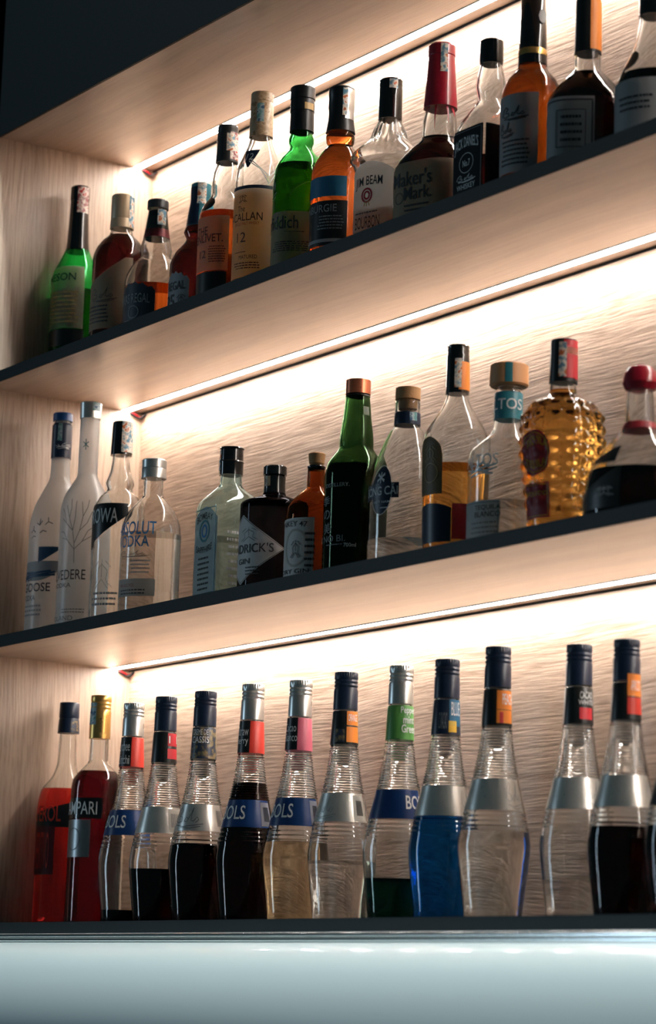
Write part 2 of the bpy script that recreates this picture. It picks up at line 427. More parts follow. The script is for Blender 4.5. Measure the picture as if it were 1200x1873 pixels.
class Cyl:
    def __init__(s, prof): s.f = pchip([tuple(p) for p in prof]); s.lin = prof
    def pt(s, th, z, inset=0.0, extra=0.0):
        p = s.lin
        for i in range(len(p)-1):
            if p[i][0] <= z <= p[i+1][0]:
                t = (z-p[i][0])/(p[i+1][0]-p[i][0]); r = p[i][1]+(p[i+1][1]-p[i][1])*t; break
        else: r = p[0][1] if z < p[0][0] else p[-1][1]
        r += extra
        return (r*math.sin(th), -r*math.cos(th), z)
def arcmap(B, z, t0, t1, n=64):
    """unit position along the surface between two angles -> angle"""
    pts = [B.pt(t0+(t1-t0)*i/n, z) for i in range(n+1)]; s = [0.0]
    for a, b in zip(pts, pts[1:]): s.append(s[-1]+math.dist(a, b))
    L = s[-1]
    def f(u):
        x = u*L
        if x <= 0: return t0+(t1-t0)*(x/L)
        if x >= L: return t0+(t1-t0)*(x/L)
        lo = 0
        while s[lo+1] < x: lo += 1
        return t0+(t1-t0)*(lo+(x-s[lo])/(s[lo+1]-s[lo]))/n
    return f, L
SHAPES = {
 'rect': lambda u: (0, 1), 'ellipse': lambda u: (0.5-0.5*math.sqrt(max(0, 1-(2*u-1)**2)), 0.5+0.5*math.sqrt(max(0, 1-(2*u-1)**2))),
 'diamond': lambda u: (0.5-0.5*(1-abs(2*u-1)), 0.5+0.5*(1-abs(2*u-1))),
 'arch': lambda u: (0, 1-0.35*(1-math.sqrt(max(0, 1-(2*u-1)**2)))),
 'arch2': lambda u: (0, 1-0.14*abs(2*u-1)**2),
 'slant': lambda u: (0, 0.62+0.38*min(1, u*1.15)**1.5),
 'tri': lambda u: (1-(1-abs(2*u-1)), 1), 'bowl': lambda u: (0.5*abs(2*u-1)**2.5, 1),
 'shield': lambda u: (0.10*abs(math.sin(u*14)), 0.82+0.18*math.sin(math.pi*u)-0.06*abs(math.sin(u*17))),
 'swoosh': lambda u: (max(0.0, 0.02+0.75*u**1.2), 1), 'up': lambda u: (0.0, 0.25+0.75*u),
}
def patch(name, B, z0, z1, t0, t1, mat, parent, shape='rect', ex=0.0004):
    am, L = arcmap(B, (z0+z1)/2, t0, t1); nu = max(8, int(L/0.0022)); nv = max(2, int((z1-z0)/0.004)); sh = SHAPES[shape]
    vs = []
    for i in range(nu+1):
        u = i/nu; a, b = sh(u); t = am(u)
        if b-a < 0.012: a, b = (a+b)/2-0.006, (a+b)/2+0.006
        for j in range(nv+1):
            vs.append(B.pt(t, z0+(z1-z0)*(a+(b-a)*j/nv), 0, ex))
    fs = [(i*(nv+1)+j, (i+1)*(nv+1)+j, (i+1)*(nv+1)+j+1, i*(nv+1)+j+1) for i in range(nu) for j in range(nv)]
    return link(name, vs, fs, mat, parent, True)
def lettering(B, s, z0, z1, t0, t1, mat, parent, ex=0.0008, weight=0.0, shear=0.0, curve=0.0, name='lettering'):
    cu = bpy.data.curves.new('t', 'FONT'); cu.body = s; cu.resolution_u = 3; cu.offset = weight; cu.shear = shear
    t = bpy.data.objects.new('t', cu); C.objects.link(t)
    dg = bpy.context.evaluated_depsgraph_get(); me = bpy.data.meshes.new_from_object(t.evaluated_get(dg))
    bpy.data.objects.remove(t); bpy.data.curves.remove(cu)
    if not me.vertices: return
    bm = bmesh.new(); bm.from_mesh(me)
    long = [e for e in bm.edges if e.calc_length() > 0.12]
    if long: bmesh.ops.subdivide_edges(bm, edges=long, cuts=1)
    bmesh.ops.triangulate(bm, faces=bm.faces[:])
    xs = [v.co.x for v in bm.verts]; ys = [v.co.y for v in bm.verts]
    x0, x1, y0, y1 = min(xs), max(xs), min(ys), max(ys)
    am, L = arcmap(B, (z0+z1)/2, t0, t1)
    for v in bm.verts:
        u = (v.co.x-x0)/max(1e-6, x1-x0); q = (v.co.y-y0)/max(1e-6, y1-y0)
        v.co = B.pt(am(u), z0+(z1-z0)*q - curve*(2*u-1)**2*(z1-z0), 0, ex)
    bm.to_mesh(me); bm.free(); me.materials.clear(); me.materials.append(mat)
    o = bpy.data.objects.new(name, me); C.objects.link(o); o.parent = parent
    return o
def strokes(B, lines, z0, z1, t0, t1, wd, mat, parent, ex=0.0008, name='print'):
    """drawn lines on the surface: polylines in the unit square"""
    am, L = arcmap(B, (z0+z1)/2, t0, t1); vs = []; fs = []; H = z1-z0
    for ln in lines:
        P = [(x*L, y*H) for x, y in ln]; Q = []
        for a, b in zip(P, P[1:]):
            k = max(1, int(math.dist(a, b)/0.003))
            Q += [(a[0]+(b[0]-a[0])*i/k, a[1]+(b[1]-a[1])*i/k) for i in range(k)]
        Q.append(P[-1]); b0 = len(vs)
        for i, p in enumerate(Q):
            a = Q[max(0, i-1)]; c = Q[min(len(Q)-1, i+1)]; d = math.dist(a, c) or 1
            nx, ny = -(c[1]-a[1])/d*wd/2, (c[0]-a[0])/d*wd/2
            for sg in (1, -1):
                vs.append(B.pt(am((p[0]+sg*nx)/L), z0+p[1]+sg*ny, 0, ex))
        fs += [(b0+2*i, b0+2*i+1, b0+2*i+3, b0+2*i+2) for i in range(len(Q)-1)]
    return link(name, vs, fs, mat, parent)
def fine(B, n, z0, z1, t0, t1, mat, parent, ex=0.0008, seed=1):
    """rows of print too small to read: broken thin lines"""
    rnd = random.Random(seed); ls = []
    for i in range(n):
        y = (i+0.5)/n; x = rnd.uniform(0, .1)
        while x < 0.93:
            d = rnd.uniform(0.04, 0.15); ls.append([(x, y), (min(1, x+d), y)]); x += d+rnd.uniform(0.015, 0.03)
    return strokes(B, ls, z0, z1, t0, t1, (z1-z0)/n*0.38, mat, parent, ex, 'fine_print')
ART = {
 'tree': [[(.5, 0), (.48, .3), (.42, .5), (.3, .7), (.2, .9)], [(.42, .5), (.2, .62), (.05, .7)], [(.48, .3), (.62, .5), (.7, .72), (.66, .95)], [(.62, .5), (.82, .62), (.95, .8)], [(.3, .7), (.36, .86), (.33, 1)],
          [(.7, .72), (.82, .86), (.86, .98)], [(.47, .2), (.7, .33), (.95, .42)], [(.47, .22), (.25, .36), (.05, .4)], [(.25, .36), (.12, .48), (0, .5)], [(.7, .33), (.85, .5), (1, .56)], [(.2, .62), (.12, .78), (.04, .86)], [(.42, .5), (.48, .7), (.5, .96)]],
 'birds': [[(.05, .3), (.18, .42), (.3, .3)], [(.18, .42), (.2, .6)], [(.35, .72), (.48, .6), (.58, .8)], [(.48, .6), (.5, .9)], [(.7, .62), (.82, .75), (.98, .66)], [(.82, .75), (.8, .95)], [(.5, .25), (.62, .36), (.76, .3)], [(.1, .05), (.2, .14), (.32, .1)]],
 'hills': [[(0, .2), (.3, .3), (.6, .28), (1, .45)], [(0, .1), (.4, .22), (1, .3)], [(.1, .45), (.5, .4), (.9, .5)]],
 'rosette': [[(.5+.38*math.cos(a/8*math.pi), .6+.36*math.sin(a/8*math.pi)) for a in range(17)], [(.5+.2*math.cos(a/8*math.pi), .6+.2*math.sin(a/8*math.pi)) for a in range(17)]],
 'ribbons': [[(.4, .3), (.3, .02)], [(.5, .25), (.5, 0)], [(.6, .3), (.72, .02)]],
 'ring': [[(.5+.5*math.cos(a/16*math.pi), .5+.5*math.sin(a/16*math.pi)) for a in range(33)]],
 'star': [[(.5, 0), (.5, 1)], [(.07, .25), (.93, .75)], [(.07, .75), (.93, .25)]],
 'frame': [[(0, 0), (1, 0), (1, 1), (0, 1), (0, 0)]],
 'cross': [[(.1, .1), (.9, .9)], [(.1, .9), (.9, .1)]],
 'script': [[(.02, .35), (.1, .8), (.2, .98), (.28, .8), (.16, .55), (.3, .5), (.32, .3), (.16, .22), (.08, .32)], [(.4, .3), (.46, .5), (.54, .4), (.48, .26), (.4, .3)], [(.54, .42), (.62, .7), (.68, .98), (.63, .6), (.62, .35), (.7, .3)], [(.7, .3), (.8, .52), (.85, .36), (.76, .24)], [(.1, .12), (.4, .04), (.7, .1), (.98, .18)], [(.3, .0), (.6, -.04), (.9, .06)]],
 'bars': [[(x/9, 0), (x/9, 1)] for x in range(10)],
 'deco': [[(.05, .1), (.3, .3), (.25, .6), (.5, .8), (.75, .6), (.7, .3), (.95, .1)], [(.2, .05), (.5, .35), (.8, .05)], [(.5, .4), (.5, .95)], [(.1, .7), (.35, .9)], [(.9, .7), (.65, .9)]],
 'vines': [[(.1, .2), (.4, .35), (.7, .3), (.95, .45)], [(.05, .45), (.35, .3), (.6, .5), (.9, .6)], [(.2, .05), (.5, .2), (.85, .15)], [(.4, .35), (.45, .6), (.6, .75)], [(.3, .32), (.2, .6)], [(.65, .3), (.7, .1)]],
 'diamondframe': [[(0, .5), (.5, 0), (1, .5), (.5, 1), (0, .5)]],
 'arc': [[(i/12, .2+.75*math.sin(math.pi*i/12)) for i in range(13)]],
 'vee': [[(0, .9), (.3, .55), (.5, 0), (.7, .55), (1, .9)], [(.02, 1), (.5, .3), (.98, 1)]],
}
def build(d):
    rz = d['rz']
    t = empty(d['name'], (d['x'], d['y'], d['z']), d['label'], d.get('cat', 'bottle'), d.get('group'), rz)
    B = Body(d['prof'], d.get('N', 2.0), d.get('K', 1.0), d.get('rings', ()), d.get('flutes'), d.get('knobs'))
    wall = d.get('wall', 0.0026)
    make_glass(B, MATS[d['glass']], t, wall, d.get('solid', False))
    if 'liq' in d: make_liquid(B, d['liq'][0], MATS[d['liq'][1]], t, wall)
    last = t; surf = B; k = 0
    for it in d['items']:
        kind = it[0]; k += 1
        if kind == 'cap':      # name, profile, material, ribs
            last = make_cap(it[1], it[2], MATS[it[3]], t, it[4]); surf = Cyl(it[2])
        elif kind == 'on':     # following marks sit on the glass itself
            surf = B; last = t
        elif kind == 'label':  # name, z0, z1, t0, t1, material, shape
            e = 0.0004 if it[8] == 0 else 0.0004+0.0004*it[8]
            p = patch(it[1], surf, it[2], it[3], it[4], it[5], MATS[it[6]], t if it[8] == 0 else last, it[7], e)
            if it[8] == 0: last = p
        elif kind == 'text':   # string, z0, z1, t0, t1, material, weight, shear, curve
            lettering(surf, it[1], it[2], it[3], it[4], it[5], MATS[it[6]], last, 0.0011, it[7], it[8], it[9])
        elif kind == 'art':
            strokes(surf, ART[it[1]], it[2], it[3], it[4], it[5], it[7], MATS[it[6]], last, 0.0011, it[8])
        elif kind == 'fine':
            fine(surf, it[1], it[2], it[3], it[4], it[5], MATS[it[6]], last, 0.0011, k)
    return t
BOTTLES = [
 {'name': 'liqueur_bottle',
  'label': 'red aperitif bottle with dark blue cap, leftmost on the lowest shelf',
  'x': 0.0481,
  'y': -0.13,
  'z': 0.0,
  'rz': 1.0853,
  'prof': [(0.0, 0.04158, 0.0), (0.1109, 0.04178, 0.0), (0.1811, 0.04191, 0.0), (0.2063, 0.03783, 0.0), (0.2301, 0.02134, 0.0), (0.2499, 0.01515, 0.0), (0.2921, 0.01349, 0.0), (0.3387, 0.01183, 0.0)],
  'glass': 'clear',
  'items': [('cap', 'cap', [(0.296, 0.01687), (0.3163, 0.01562), (0.3189, 0.01478), (0.3214, 0.01562), (0.3434, 0.01521)], 'navy', 0),
            ('label', 'tax_stamp', 0.2993, 0.3146, 0.1745, 1.0472, 'fruit', 'rect', 0),
            ('on',),
            ('label', 'band', 0.1497, 0.1946, -2.0944, 0.8727, 'blk', 'up', 0),
            ('text', 'APEROL', 0.158, 0.182, -1.5708, -0.1204, 'redcap', 0.006, 0, 0),
            ('label', 'side_label', 0.078, 0.1522, -1.4835, -0.3194, 'darkredm', 'rect', 0),
            ('text', 'APERITIVO', 0.0862, 0.1423, -1.309, -0.5236, 'redcap', 0, 0, 0)],
  'liq': (0.2094, 'red')},
 {'name': 'liqueur_bottle',
  'label': 'dark red bitter bottle with gold screw cap and black CAMPARI band',
  'x': 0.1678,
  'y': -0.14,
  'z': 0.0,
  'rz': 1.0737,
  'prof': [(0.0, 0.03978, 0.0), (0.2, 0.03912, 0.0), (0.2164, 0.03711, 0.0), (0.231, 0.02697, 0.0), (0.2467, 0.01477, 0.0), (0.2779, 0.01397, 0.0), (0.3391, 0.01071, 0.0)],
  'glass': 'clear',
  'items': [('cap', 'cap', [(0.2793, 0.01603), (0.3139, 0.01564), (0.3205, 0.01564), (0.323, 0.01482), (0.3262, 0.01565), (0.3288, 0.01483), (0.332, 0.01565), (0.3346, 0.01483), (0.3369, 0.01566), (0.3444, 0.01525)], 'goldm', 0),
            ('label', 'neck_label', 0.2999, 0.3329, -1.4835, -0.4363, 'stampblue', 'rect', 0),
            ('on',),
            ('label', 'band', 0.158, 0.1887, -2.0071, 0.2496, 'blkgloss', 'rect', 0),
            ('text', 'CAMPARI', 0.1636, 0.183, -1.7453, 0.0367, 'whiteink', 0.004, 0, 0),
            ('label', 'front_label', 0.1008, 0.1563, -1.6581, -0.1833, 'silverdark', 'rect', 0),
            ('art', 'ring', 0.1113, 0.1434, -1.2217, -0.6109, 'ink', 0.0008, 'print')],
  'liq': (0.2296, 'darkred')},
 {'name': 'liqueur_bottle',
  'label': 'ribbed bottle with silver cap and orange-red neck label, nearly empty',
  'x': 0.27,
  'y': -0.14,
  'z': 0.0,
  'rz': 1.0615,
  'prof': [(0.0, 0.03406, 0.0),
           (0.0166, 0.03537, 0.0),
           (0.0544, 0.03994, 0.0),
           (0.0891, 0.04291, 0.0),
           (0.1083, 0.04068, 0.0),
           (0.1308, 0.0362, 0.0),
           (0.1665, 0.02784, 0.0),
           (0.1991, 0.0214, 0.0),
           (0.2316, 0.01753, 0.0),
           (0.2753, 0.01431, 0.0),
           (0.3199, 0.01174, 0.0)],
  'glass': 'clear',
  'items': [('cap', 'cap', [(0.2765, 0.01614), (0.3019, 0.01583), (0.3052, 0.01479), (0.3077, 0.01564), (0.3104, 0.01479), (0.313, 0.01564), (0.3156, 0.0148), (0.3175, 0.01565), (0.3254, 0.01532)], 'silver', 30),
            ('cap', 'neck_label', [(0.2309, 0.01844), (0.2745, 0.0164)], 'redcap', 0),
            ('label', 'band', 0.2316, 0.2745, -1.5708, -0.0873, 'blk', 'rect', 0),
            ('text', 'Lychee', 0.2491, 0.2686, -1.309, -0.2094, 'whiteink', 0.0, 0, 0),
            ('text', 'Litchi', 0.2348, 0.2478, -1.309, -0.2094, 'whiteink', 0.0, 0, 0),
            ('on',),
            ('label', 'body_label', 0.1301, 0.1671, -1.9548, 1.0821, 'blueband', 'rect', 0),
            ('text', 'BOLS', 0.1405, 0.1593, -1.3614, -0.1396, 'whiteink', 0.006, 0, 0)],
  'liq': (0.0229, 'black'),
  'group': 'liqueur bottles with ribbed glass necks on the lowest shelf',
  'rings': ((0.1684, 0.2284, 0.00336, 0.0009), (0.1089, 0.1282, 0.00581, 0.0006))},
 {'name': 'liqueur_bottle',
  'label': 'ribbed bottle with navy cap, black neck label printed red, dark liqueur below half',
  'x': 0.3732,
  'y': -0.145,
  'z': 0.0,
  'rz': 1.0497,
  'prof': [(0.0, 0.03439, 0.0),
           (0.015, 0.03571, 0.0),
           (0.0531, 0.04033, 0.0),
           (0.0881, 0.04333, 0.0),
           (0.1075, 0.04108, 0.0),
           (0.1302, 0.03656, 0.0),
           (0.1663, 0.02812, 0.0),
           (0.1992, 0.02161, 0.0),
           (0.2321, 0.01771, 0.0),
           (0.2763, 0.01446, 0.0),
           (0.3213, 0.01185, 0.0)],
  'glass': 'clear',
  'items': [('cap', 'cap', [(0.2774, 0.0163), (0.3031, 0.01599), (0.3065, 0.01494), (0.309, 0.0158), (0.3117, 0.01494), (0.3143, 0.0158), (0.317, 0.01495), (0.3189, 0.0158), (0.3268, 0.01548)], 'navy', 30),
            ('cap', 'neck_label', [(0.2314, 0.01863), (0.2754, 0.01656)], 'blk', 0),
            ('label', 'band', 0.255, 0.2734, 0.2618, 1.309, 'redlab', 'rect', 0),
            ('label', 'band', 0.2366, 0.2511, 0.2618, 1.309, 'redlab', 'rect', 0),
            ('text', 'I  I', 0.259, 0.2695, 0.3491, 1.2217, 'whiteink', 0.0, 0, 0),
            ('on',),
            ('label', 'body_label', 0.1296, 0.167, -1.9548, 1.0821, 'foilpaper', 'rect', 0),
            ('label', 'barcode_label', 0.1315, 0.1643, 0.3142, 1.0821, 'white', 'rect', 1),
            ('art', 'bars', 0.1381, 0.1577, 0.4538, 0.9774, 'ink', 0.0006, 'print')],
  'liq': (0.0792, 'black'),
  'group': 'liqueur bottles with ribbed glass necks on the lowest shelf',
  'rings': ((0.1683, 0.2288, 0.00339, 0.0009), (0.1081, 0.1276, 0.00587, 0.0006))},
 {'name': 'liqueur_bottle',
  'label': 'ribbed bottle with navy cap and CREME CASSIS neck label, black liqueur half full',
  'x': 0.4837,
  'y': -0.145,
  'z': 0.0,
  'rz': 1.0353,
  'prof': [(0.0, 0.03439, 0.0),
           (0.0142, 0.03572, 0.0),
           (0.0524, 0.04034, 0.0),
           (0.0874, 0.04334, 0.0),
           (0.1067, 0.04109, 0.0),
           (0.1295, 0.03657, 0.0),
           (0.1656, 0.02812, 0.0),
           (0.1985, 0.02162, 0.0),
           (0.2314, 0.01771, 0.0),
           (0.2756, 0.01446, 0.0),
           (0.3207, 0.01186, 0.0)],
  'glass': 'clear',
  'items': [('cap', 'cap', [(0.2768, 0.01631), (0.3024, 0.016), (0.3058, 0.01495), (0.3084, 0.0158), (0.3111, 0.01495), (0.3136, 0.01581), (0.3164, 0.01495), (0.3183, 0.01581), (0.3262, 0.01549)], 'navy', 30),
            ('cap', 'neck_label', [(0.2307, 0.01863), (0.2748, 0.01657)], 'fruit', 0),
            ('text', 'CREME DE', 0.2636, 0.2715, -1.0472, 0.3142, 'whiteink', 0.0, 0, 0),
            ('text', 'CASSIS', 0.2524, 0.2616, -1.0472, 0.384, 'whiteink', 0.01, 0, 0),
            ('on',),
            ('label', 'body_label', 0.1288, 0.1662, -1.9548, 1.0821, 'foilpaper', 'rect', 0),
            ('art', 'script', 0.1334, 0.1623, -1.309, 0.1396, 'ink', 0.0007, 'lettering'),
            ('art', 'bars', 0.136, 0.1583, 0.733, 1.0472, 'ink', 0.0005, 'print')],
  'liq': (0.1107, 'black'),
  'group': 'liqueur bottles with ribbed glass necks on the lowest shelf',
  'rings': ((0.1675, 0.2281, 0.00339, 0.0009), (0.1074, 0.1269, 0.00587, 0.0006))},
 {'name': 'liqueur_bottle',
  'label': 'ribbed bottle with silver cap and half black, half red Strawberry neck label',
  'x': 0.6104,
  'y': -0.145,
  'z': 0.0,
  'rz': 1.0178,
  'prof': [(0.0, 0.03423, 0.0),
           (0.0155, 0.03555, 0.0),
           (0.0535, 0.04015, 0.0),
           (0.0883, 0.04314, 0.0),
           (0.1076, 0.04091, 0.0),
           (0.1303, 0.0364, 0.0),
           (0.1662, 0.028, 0.0),
           (0.199, 0.02152, 0.0),
           (0.2318, 0.01764, 0.0),
           (0.2758, 0.0144, 0.0),
           (0.3207, 0.01181, 0.0)],
  'glass': 'clear',
  'items': [('cap', 'cap', [(0.277, 0.01624), (0.3025, 0.01593), (0.3059, 0.01488), (0.3084, 0.01574), (0.3112, 0.01489), (0.3137, 0.01574), (0.3164, 0.01489), (0.3183, 0.01574), (0.3262, 0.01542)], 'silver', 30),
            ('cap', 'neck_label', [(0.2311, 0.01855), (0.275, 0.0165)], 'redcap', 0),
            ('label', 'band', 0.2317, 0.275, -1.5708, -0.1396, 'blk', 'rect', 0),
            ('text', 'Straw', 0.2546, 0.2671, -1.309, -0.2443, 'whiteink', 0.0, 0, 0),
            ('text', 'berry', 0.2402, 0.2527, -1.309, -0.2443, 'whiteink', 0.0, 0, 0),
            ('on',),
            ('label', 'body_label', 0.1296, 0.1668, -1.9548, 1.0821, 'blueband', 'rect', 0),
            ('text', 'BOLS', 0.14, 0.159, -1.3614, -0.1396, 'whiteink', 0.006, 0, 0),
            ('label', 'barcode_label', 0.1316, 0.1642, 0.5236, 1.0472, 'white', 'rect', 1),
            ('art', 'bars', 0.1381, 0.1577, 0.6632, 0.9425, 'ink', 0.0006, 'print')],
  'liq': (0.1908, 'black'),
  'group': 'liqueur bottles with ribbed glass necks on the lowest shelf',
  'rings': ((0.1681, 0.2285, 0.00338, 0.0009), (0.1082, 0.1277, 0.00584, 0.0006))},
 {'name': 'liqueur_bottle',
  'label': 'ribbed bottle with silver cap and dusty pink neck label, pale liqueur',
  'x': 0.7307,
  'y': -0.145,
  'z': 0.0,
  'rz': 1.0002,
  'prof': [(0.0, 0.03385, 0.0),
           (0.0146, 0.03515, 0.0),
           (0.0521, 0.0397, 0.0),
           (0.0865, 0.04265, 0.0),
           (0.1056, 0.04045, 0.0),
           (0.128, 0.03599, 0.0),
           (0.1635, 0.02769, 0.0),
           (0.196, 0.02128, 0.0),
           (0.2284, 0.01744, 0.0),
           (0.272, 0.01424, 0.0),
           (0.3164, 0.01168, 0.0)],
  'glass': 'clear',
  'items': [('cap', 'cap', [(0.2731, 0.01606), (0.2984, 0.01575), (0.3017, 0.01472), (0.3042, 0.01556), (0.3069, 0.01472), (0.3094, 0.01557), (0.3121, 0.01472), (0.314, 0.01557), (0.3218, 0.01525)], 'silver', 30),
            ('cap', 'neck_label', [(0.2277, 0.01834), (0.2711, 0.01631)], 'pink', 0),
            ('label', 'band', 0.2284, 0.2711, -1.5708, -0.1396, 'blk', 'rect', 0),
            ('text', 'Cacao', 0.2523, 0.2633, -1.309, -0.2443, 'whiteink', 0.0, 0, 0),
            ('text', 'Bianco', 0.2394, 0.2504, -1.309, -0.1396, 'whiteink', 0.0, 0, 0),
            ('on',),
            ('label', 'body_label', 0.1274, 0.1642, -1.9548, 1.0821, 'blueband', 'rect', 0),
            ('text', 'BOLS', 0.1377, 0.1564, -1.3614, -0.1396, 'whiteink', 0.006, 0, 0),
            ('label', 'barcode_label', 0.1293, 0.1616, 0.5934, 1.0821, 'white', 'rect', 1),
            ('art', 'bars', 0.1357, 0.1551, 0.733, 0.9774, 'ink', 0.0006, 'print')],
  'liq': (0.1069, 'yellowclear'),
  'group': 'liqueur bottles with ribbed glass necks on the lowest shelf',
  'rings': ((0.1655, 0.2252, 0.00334, 0.0009), (0.1062, 0.1254, 0.00578, 0.0006))},
 {'name': 'liqueur_bottle',
  'label': 'ribbed bottle with navy cap and bright orange neck sticker, clear liqueur low',
  'x': 0.8392,
  'y': -0.145,
  'z': 0.0,
  'rz': 0.9834,
  'prof': [(0.0, 0.0339, 0.0),
           (0.0159, 0.03521, 0.0),
           (0.0534, 0.03977, 0.0),
           (0.0879, 0.04273, 0.0),
           (0.107, 0.04052, 0.0),
           (0.1295, 0.03606, 0.0),
           (0.1651, 0.02774, 0.0),
           (0.1976, 0.02132, 0.0),
           (0.2302, 0.01748, 0.0),
           (0.2738, 0.01427, 0.0),
           (0.3183, 0.0117, 0.0)],
  'glass': 'clear',
  'items': [('cap', 'cap', [(0.2749, 0.01609), (0.3003, 0.01578), (0.3036, 0.01475), (0.3061, 0.01559), (0.3088, 0.01475), (0.3113, 0.0156), (0.314, 0.01476), (0.3159, 0.0156), (0.3238, 0.01528)], 'navy', 30),
            ('cap', 'neck_label', [(0.2294, 0.01838), (0.2729, 0.01635)], 'blk', 0),
            ('label', 'band', 0.2541, 0.2723, 0.1396, 1.2566, 'orangelab', 'rect', 0),
            ('label', 'band', 0.232, 0.2521, 0.1396, 1.2566, 'orangelab', 'rect', 0),
            ('text', 'ORANGE', 0.2593, 0.2684, 0.2443, 1.0472, 'whiteink', 0.0, 0, 0),
            ('label', 'fruit', 0.232, 0.2489, -0.6981, 0.0, 'fruit', 'rect', 0),
            ('on',),
            ('label', 'body_label', 0.1288, 0.1657, -1.9548, 1.0821, 'foilpaper', 'rect', 0),
            ('art', 'script', 0.1333, 0.1618, -1.309, -0.2094, 'greyink', 0.0006, 'lettering'),
            ('label', 'barcode_label', 0.1308, 0.1631, 0.4538, 0.9774, 'white', 'rect', 1),
            ('art', 'bars', 0.1372, 0.1566, 0.5934, 0.8727, 'ink', 0.0006, 'print')],
  'liq': (0.0793, 'water'),
  'group': 'liqueur bottles with ribbed glass necks on the lowest shelf',
  'rings': ((0.167, 0.2269, 0.00334, 0.0009), (0.1076, 0.1269, 0.00579, 0.0006))},
 {'name': 'liqueur_bottle',
  'label': 'ribbed bottle with silver cap and green Peppermint neck label, dark green dregs',
  'x': 0.9645,
  'y': -0.145,
  'z': 0.0,
  'rz': 0.963,
  'prof': [(0.0, 0.0337, 0.0),
           (0.0155, 0.035, 0.0),
           (0.0528, 0.03953, 0.0),
           (0.0871, 0.04248, 0.0),
           (0.1061, 0.04028, 0.0),
           (0.1284, 0.03585, 0.0),
           (0.1639, 0.02758, 0.0),
           (0.1962, 0.0212, 0.0),
           (0.2286, 0.01737, 0.0),
           (0.272, 0.01419, 0.0),
           (0.3163, 0.01164, 0.0)],
  'glass': 'clear',
  'items': [('cap', 'cap', [(0.2731, 0.016), (0.2983, 0.01569), (0.3017, 0.01466), (0.3041, 0.01551), (0.3068, 0.01467), (0.3093, 0.01551), (0.312, 0.01467), (0.3139, 0.01551), (0.3217, 0.0152)], 'silver', 30),
            ('cap', 'neck_label', [(0.2279, 0.01827), (0.2711, 0.01625)], 'greencap', 0),
            ('text', 'Pepper', 0.2582, 0.2692, 0.0349, 1.3265, 'whiteink', 0.015, 0, 0),
            ('text', 'mint', 0.2478, 0.2569, 0.2094, 1.1519, 'whiteink', 0.015, 0, 0),
            ('text', 'Green', 0.2362, 0.2466, 0.1047, 1.2915, 'whiteink', 0.015, 0, 0),
            ('on',),
            ('label', 'body_label', 0.1278, 0.1645, -1.9548, 1.0821, 'blueband', 'rect', 0),
            ('text', 'BOLS', 0.14, 0.1574, 0.3142, 1.3614, 'whiteink', 0.01, 0, 0)],
  'liq': (0.0547, 'green_liq'),
  'group': 'liqueur bottles with ribbed glass necks on the lowest shelf',
  'rings': ((0.1658, 0.2253, 0.00332, 0.0009), (0.1067, 0.1259, 0.00575, 0.0006))},
 {'name': 'liqueur_bottle',
  'label': 'ribbed bottle of vivid blue liqueur with pale label band',
  'x': 1.0631,
  'y': -0.145,
  'z': 0.0,
  'rz': 0.946,
  'prof': [(0.0, 0.0336, 0.0),
           (0.016, 0.03489, 0.0),
           (0.0532, 0.03941, 0.0),
           (0.0874, 0.04235, 0.0),
           (0.1063, 0.04017, 0.0),
           (0.1286, 0.03575, 0.0),
           (0.1639, 0.0275, 0.0),
           (0.1962, 0.02114, 0.0),
           (0.2285, 0.01733, 0.0),
           (0.2718, 0.01415, 0.0),
           (0.316, 0.01161, 0.0)],
  'glass': 'clear',
  'items': [('cap', 'cap', [(0.2729, 0.01595), (0.2981, 0.01565), (0.3014, 0.01463), (0.3039, 0.01547), (0.3066, 0.01463), (0.3091, 0.01547), (0.3118, 0.01463), (0.3136, 0.01547), (0.3214, 0.01516)], 'navy', 30),
            ('cap', 'neck_label', [(0.2278, 0.01823), (0.271, 0.01621)], 'navy', 0),
            ('label', 'band', 0.2381, 0.271, 0.2094, 1.2217, 'bluelab', 'rect', 0),
            ('label', 'fruit', 0.2304, 0.2445, 0.1745, 0.7854, 'yellowlab', 'rect', 0),
            ('text', 'BLUE', 0.251, 0.2677, 0.3491, 1.0821, 'whiteink', 0.0, 0, 0),
            ('text', 'CURACAO', 0.2342, 0.2548, -0.5236, 0.0698, 'greyink', 0.0, 0, 0),
            ('on',),
            ('label', 'body_label', 0.1279, 0.1646, -1.9548, 1.0821, 'foilpaper', 'rect', 0),
            ('art', 'script', 0.1324, 0.1607, 0.6981, 1.309, 'greyink', 0.0006, 'lettering')],
  'liq': (0.13, 'blue_liq'),
  'group': 'liqueur bottles with ribbed glass necks on the lowest shelf',
  'rings': ((0.1659, 0.2253, 0.00331, 0.0009), (0.1069, 0.126, 0.00574, 0.0006))},
 {'name': 'liqueur_bottle',
  'label': 'ribbed bottle with broken navy cap ring and orange peach neck sticker, pale liquid',
  'x': 1.1667,
  'y': -0.145,
  'z': 0.0,
  'rz': 0.9272,
  'prof': [(0.0, 0.03418, 0.0),
           (0.0165, 0.03551, 0.0),
           (0.0543, 0.04011, 0.0),
           (0.0891, 0.0431, 0.0),
           (0.1084, 0.04088, 0.0),
           (0.1311, 0.03638, 0.0),
           (0.1671, 0.02799, 0.0),
           (0.2, 0.02152, 0.0),
           (0.2329, 0.01764, 0.0),
           (0.277, 0.01441, 0.0),
           (0.322, 0.01182, 0.0)],
  'glass': 'clear',
  'items': [('cap', 'cap', [(0.2781, 0.01624), (0.3037, 0.01594), (0.3071, 0.01489), (0.3097, 0.01575), (0.3124, 0.0149), (0.3149, 0.01575), (0.3177, 0.0149), (0.3195, 0.01576), (0.3275, 0.01543)], 'navy', 30),
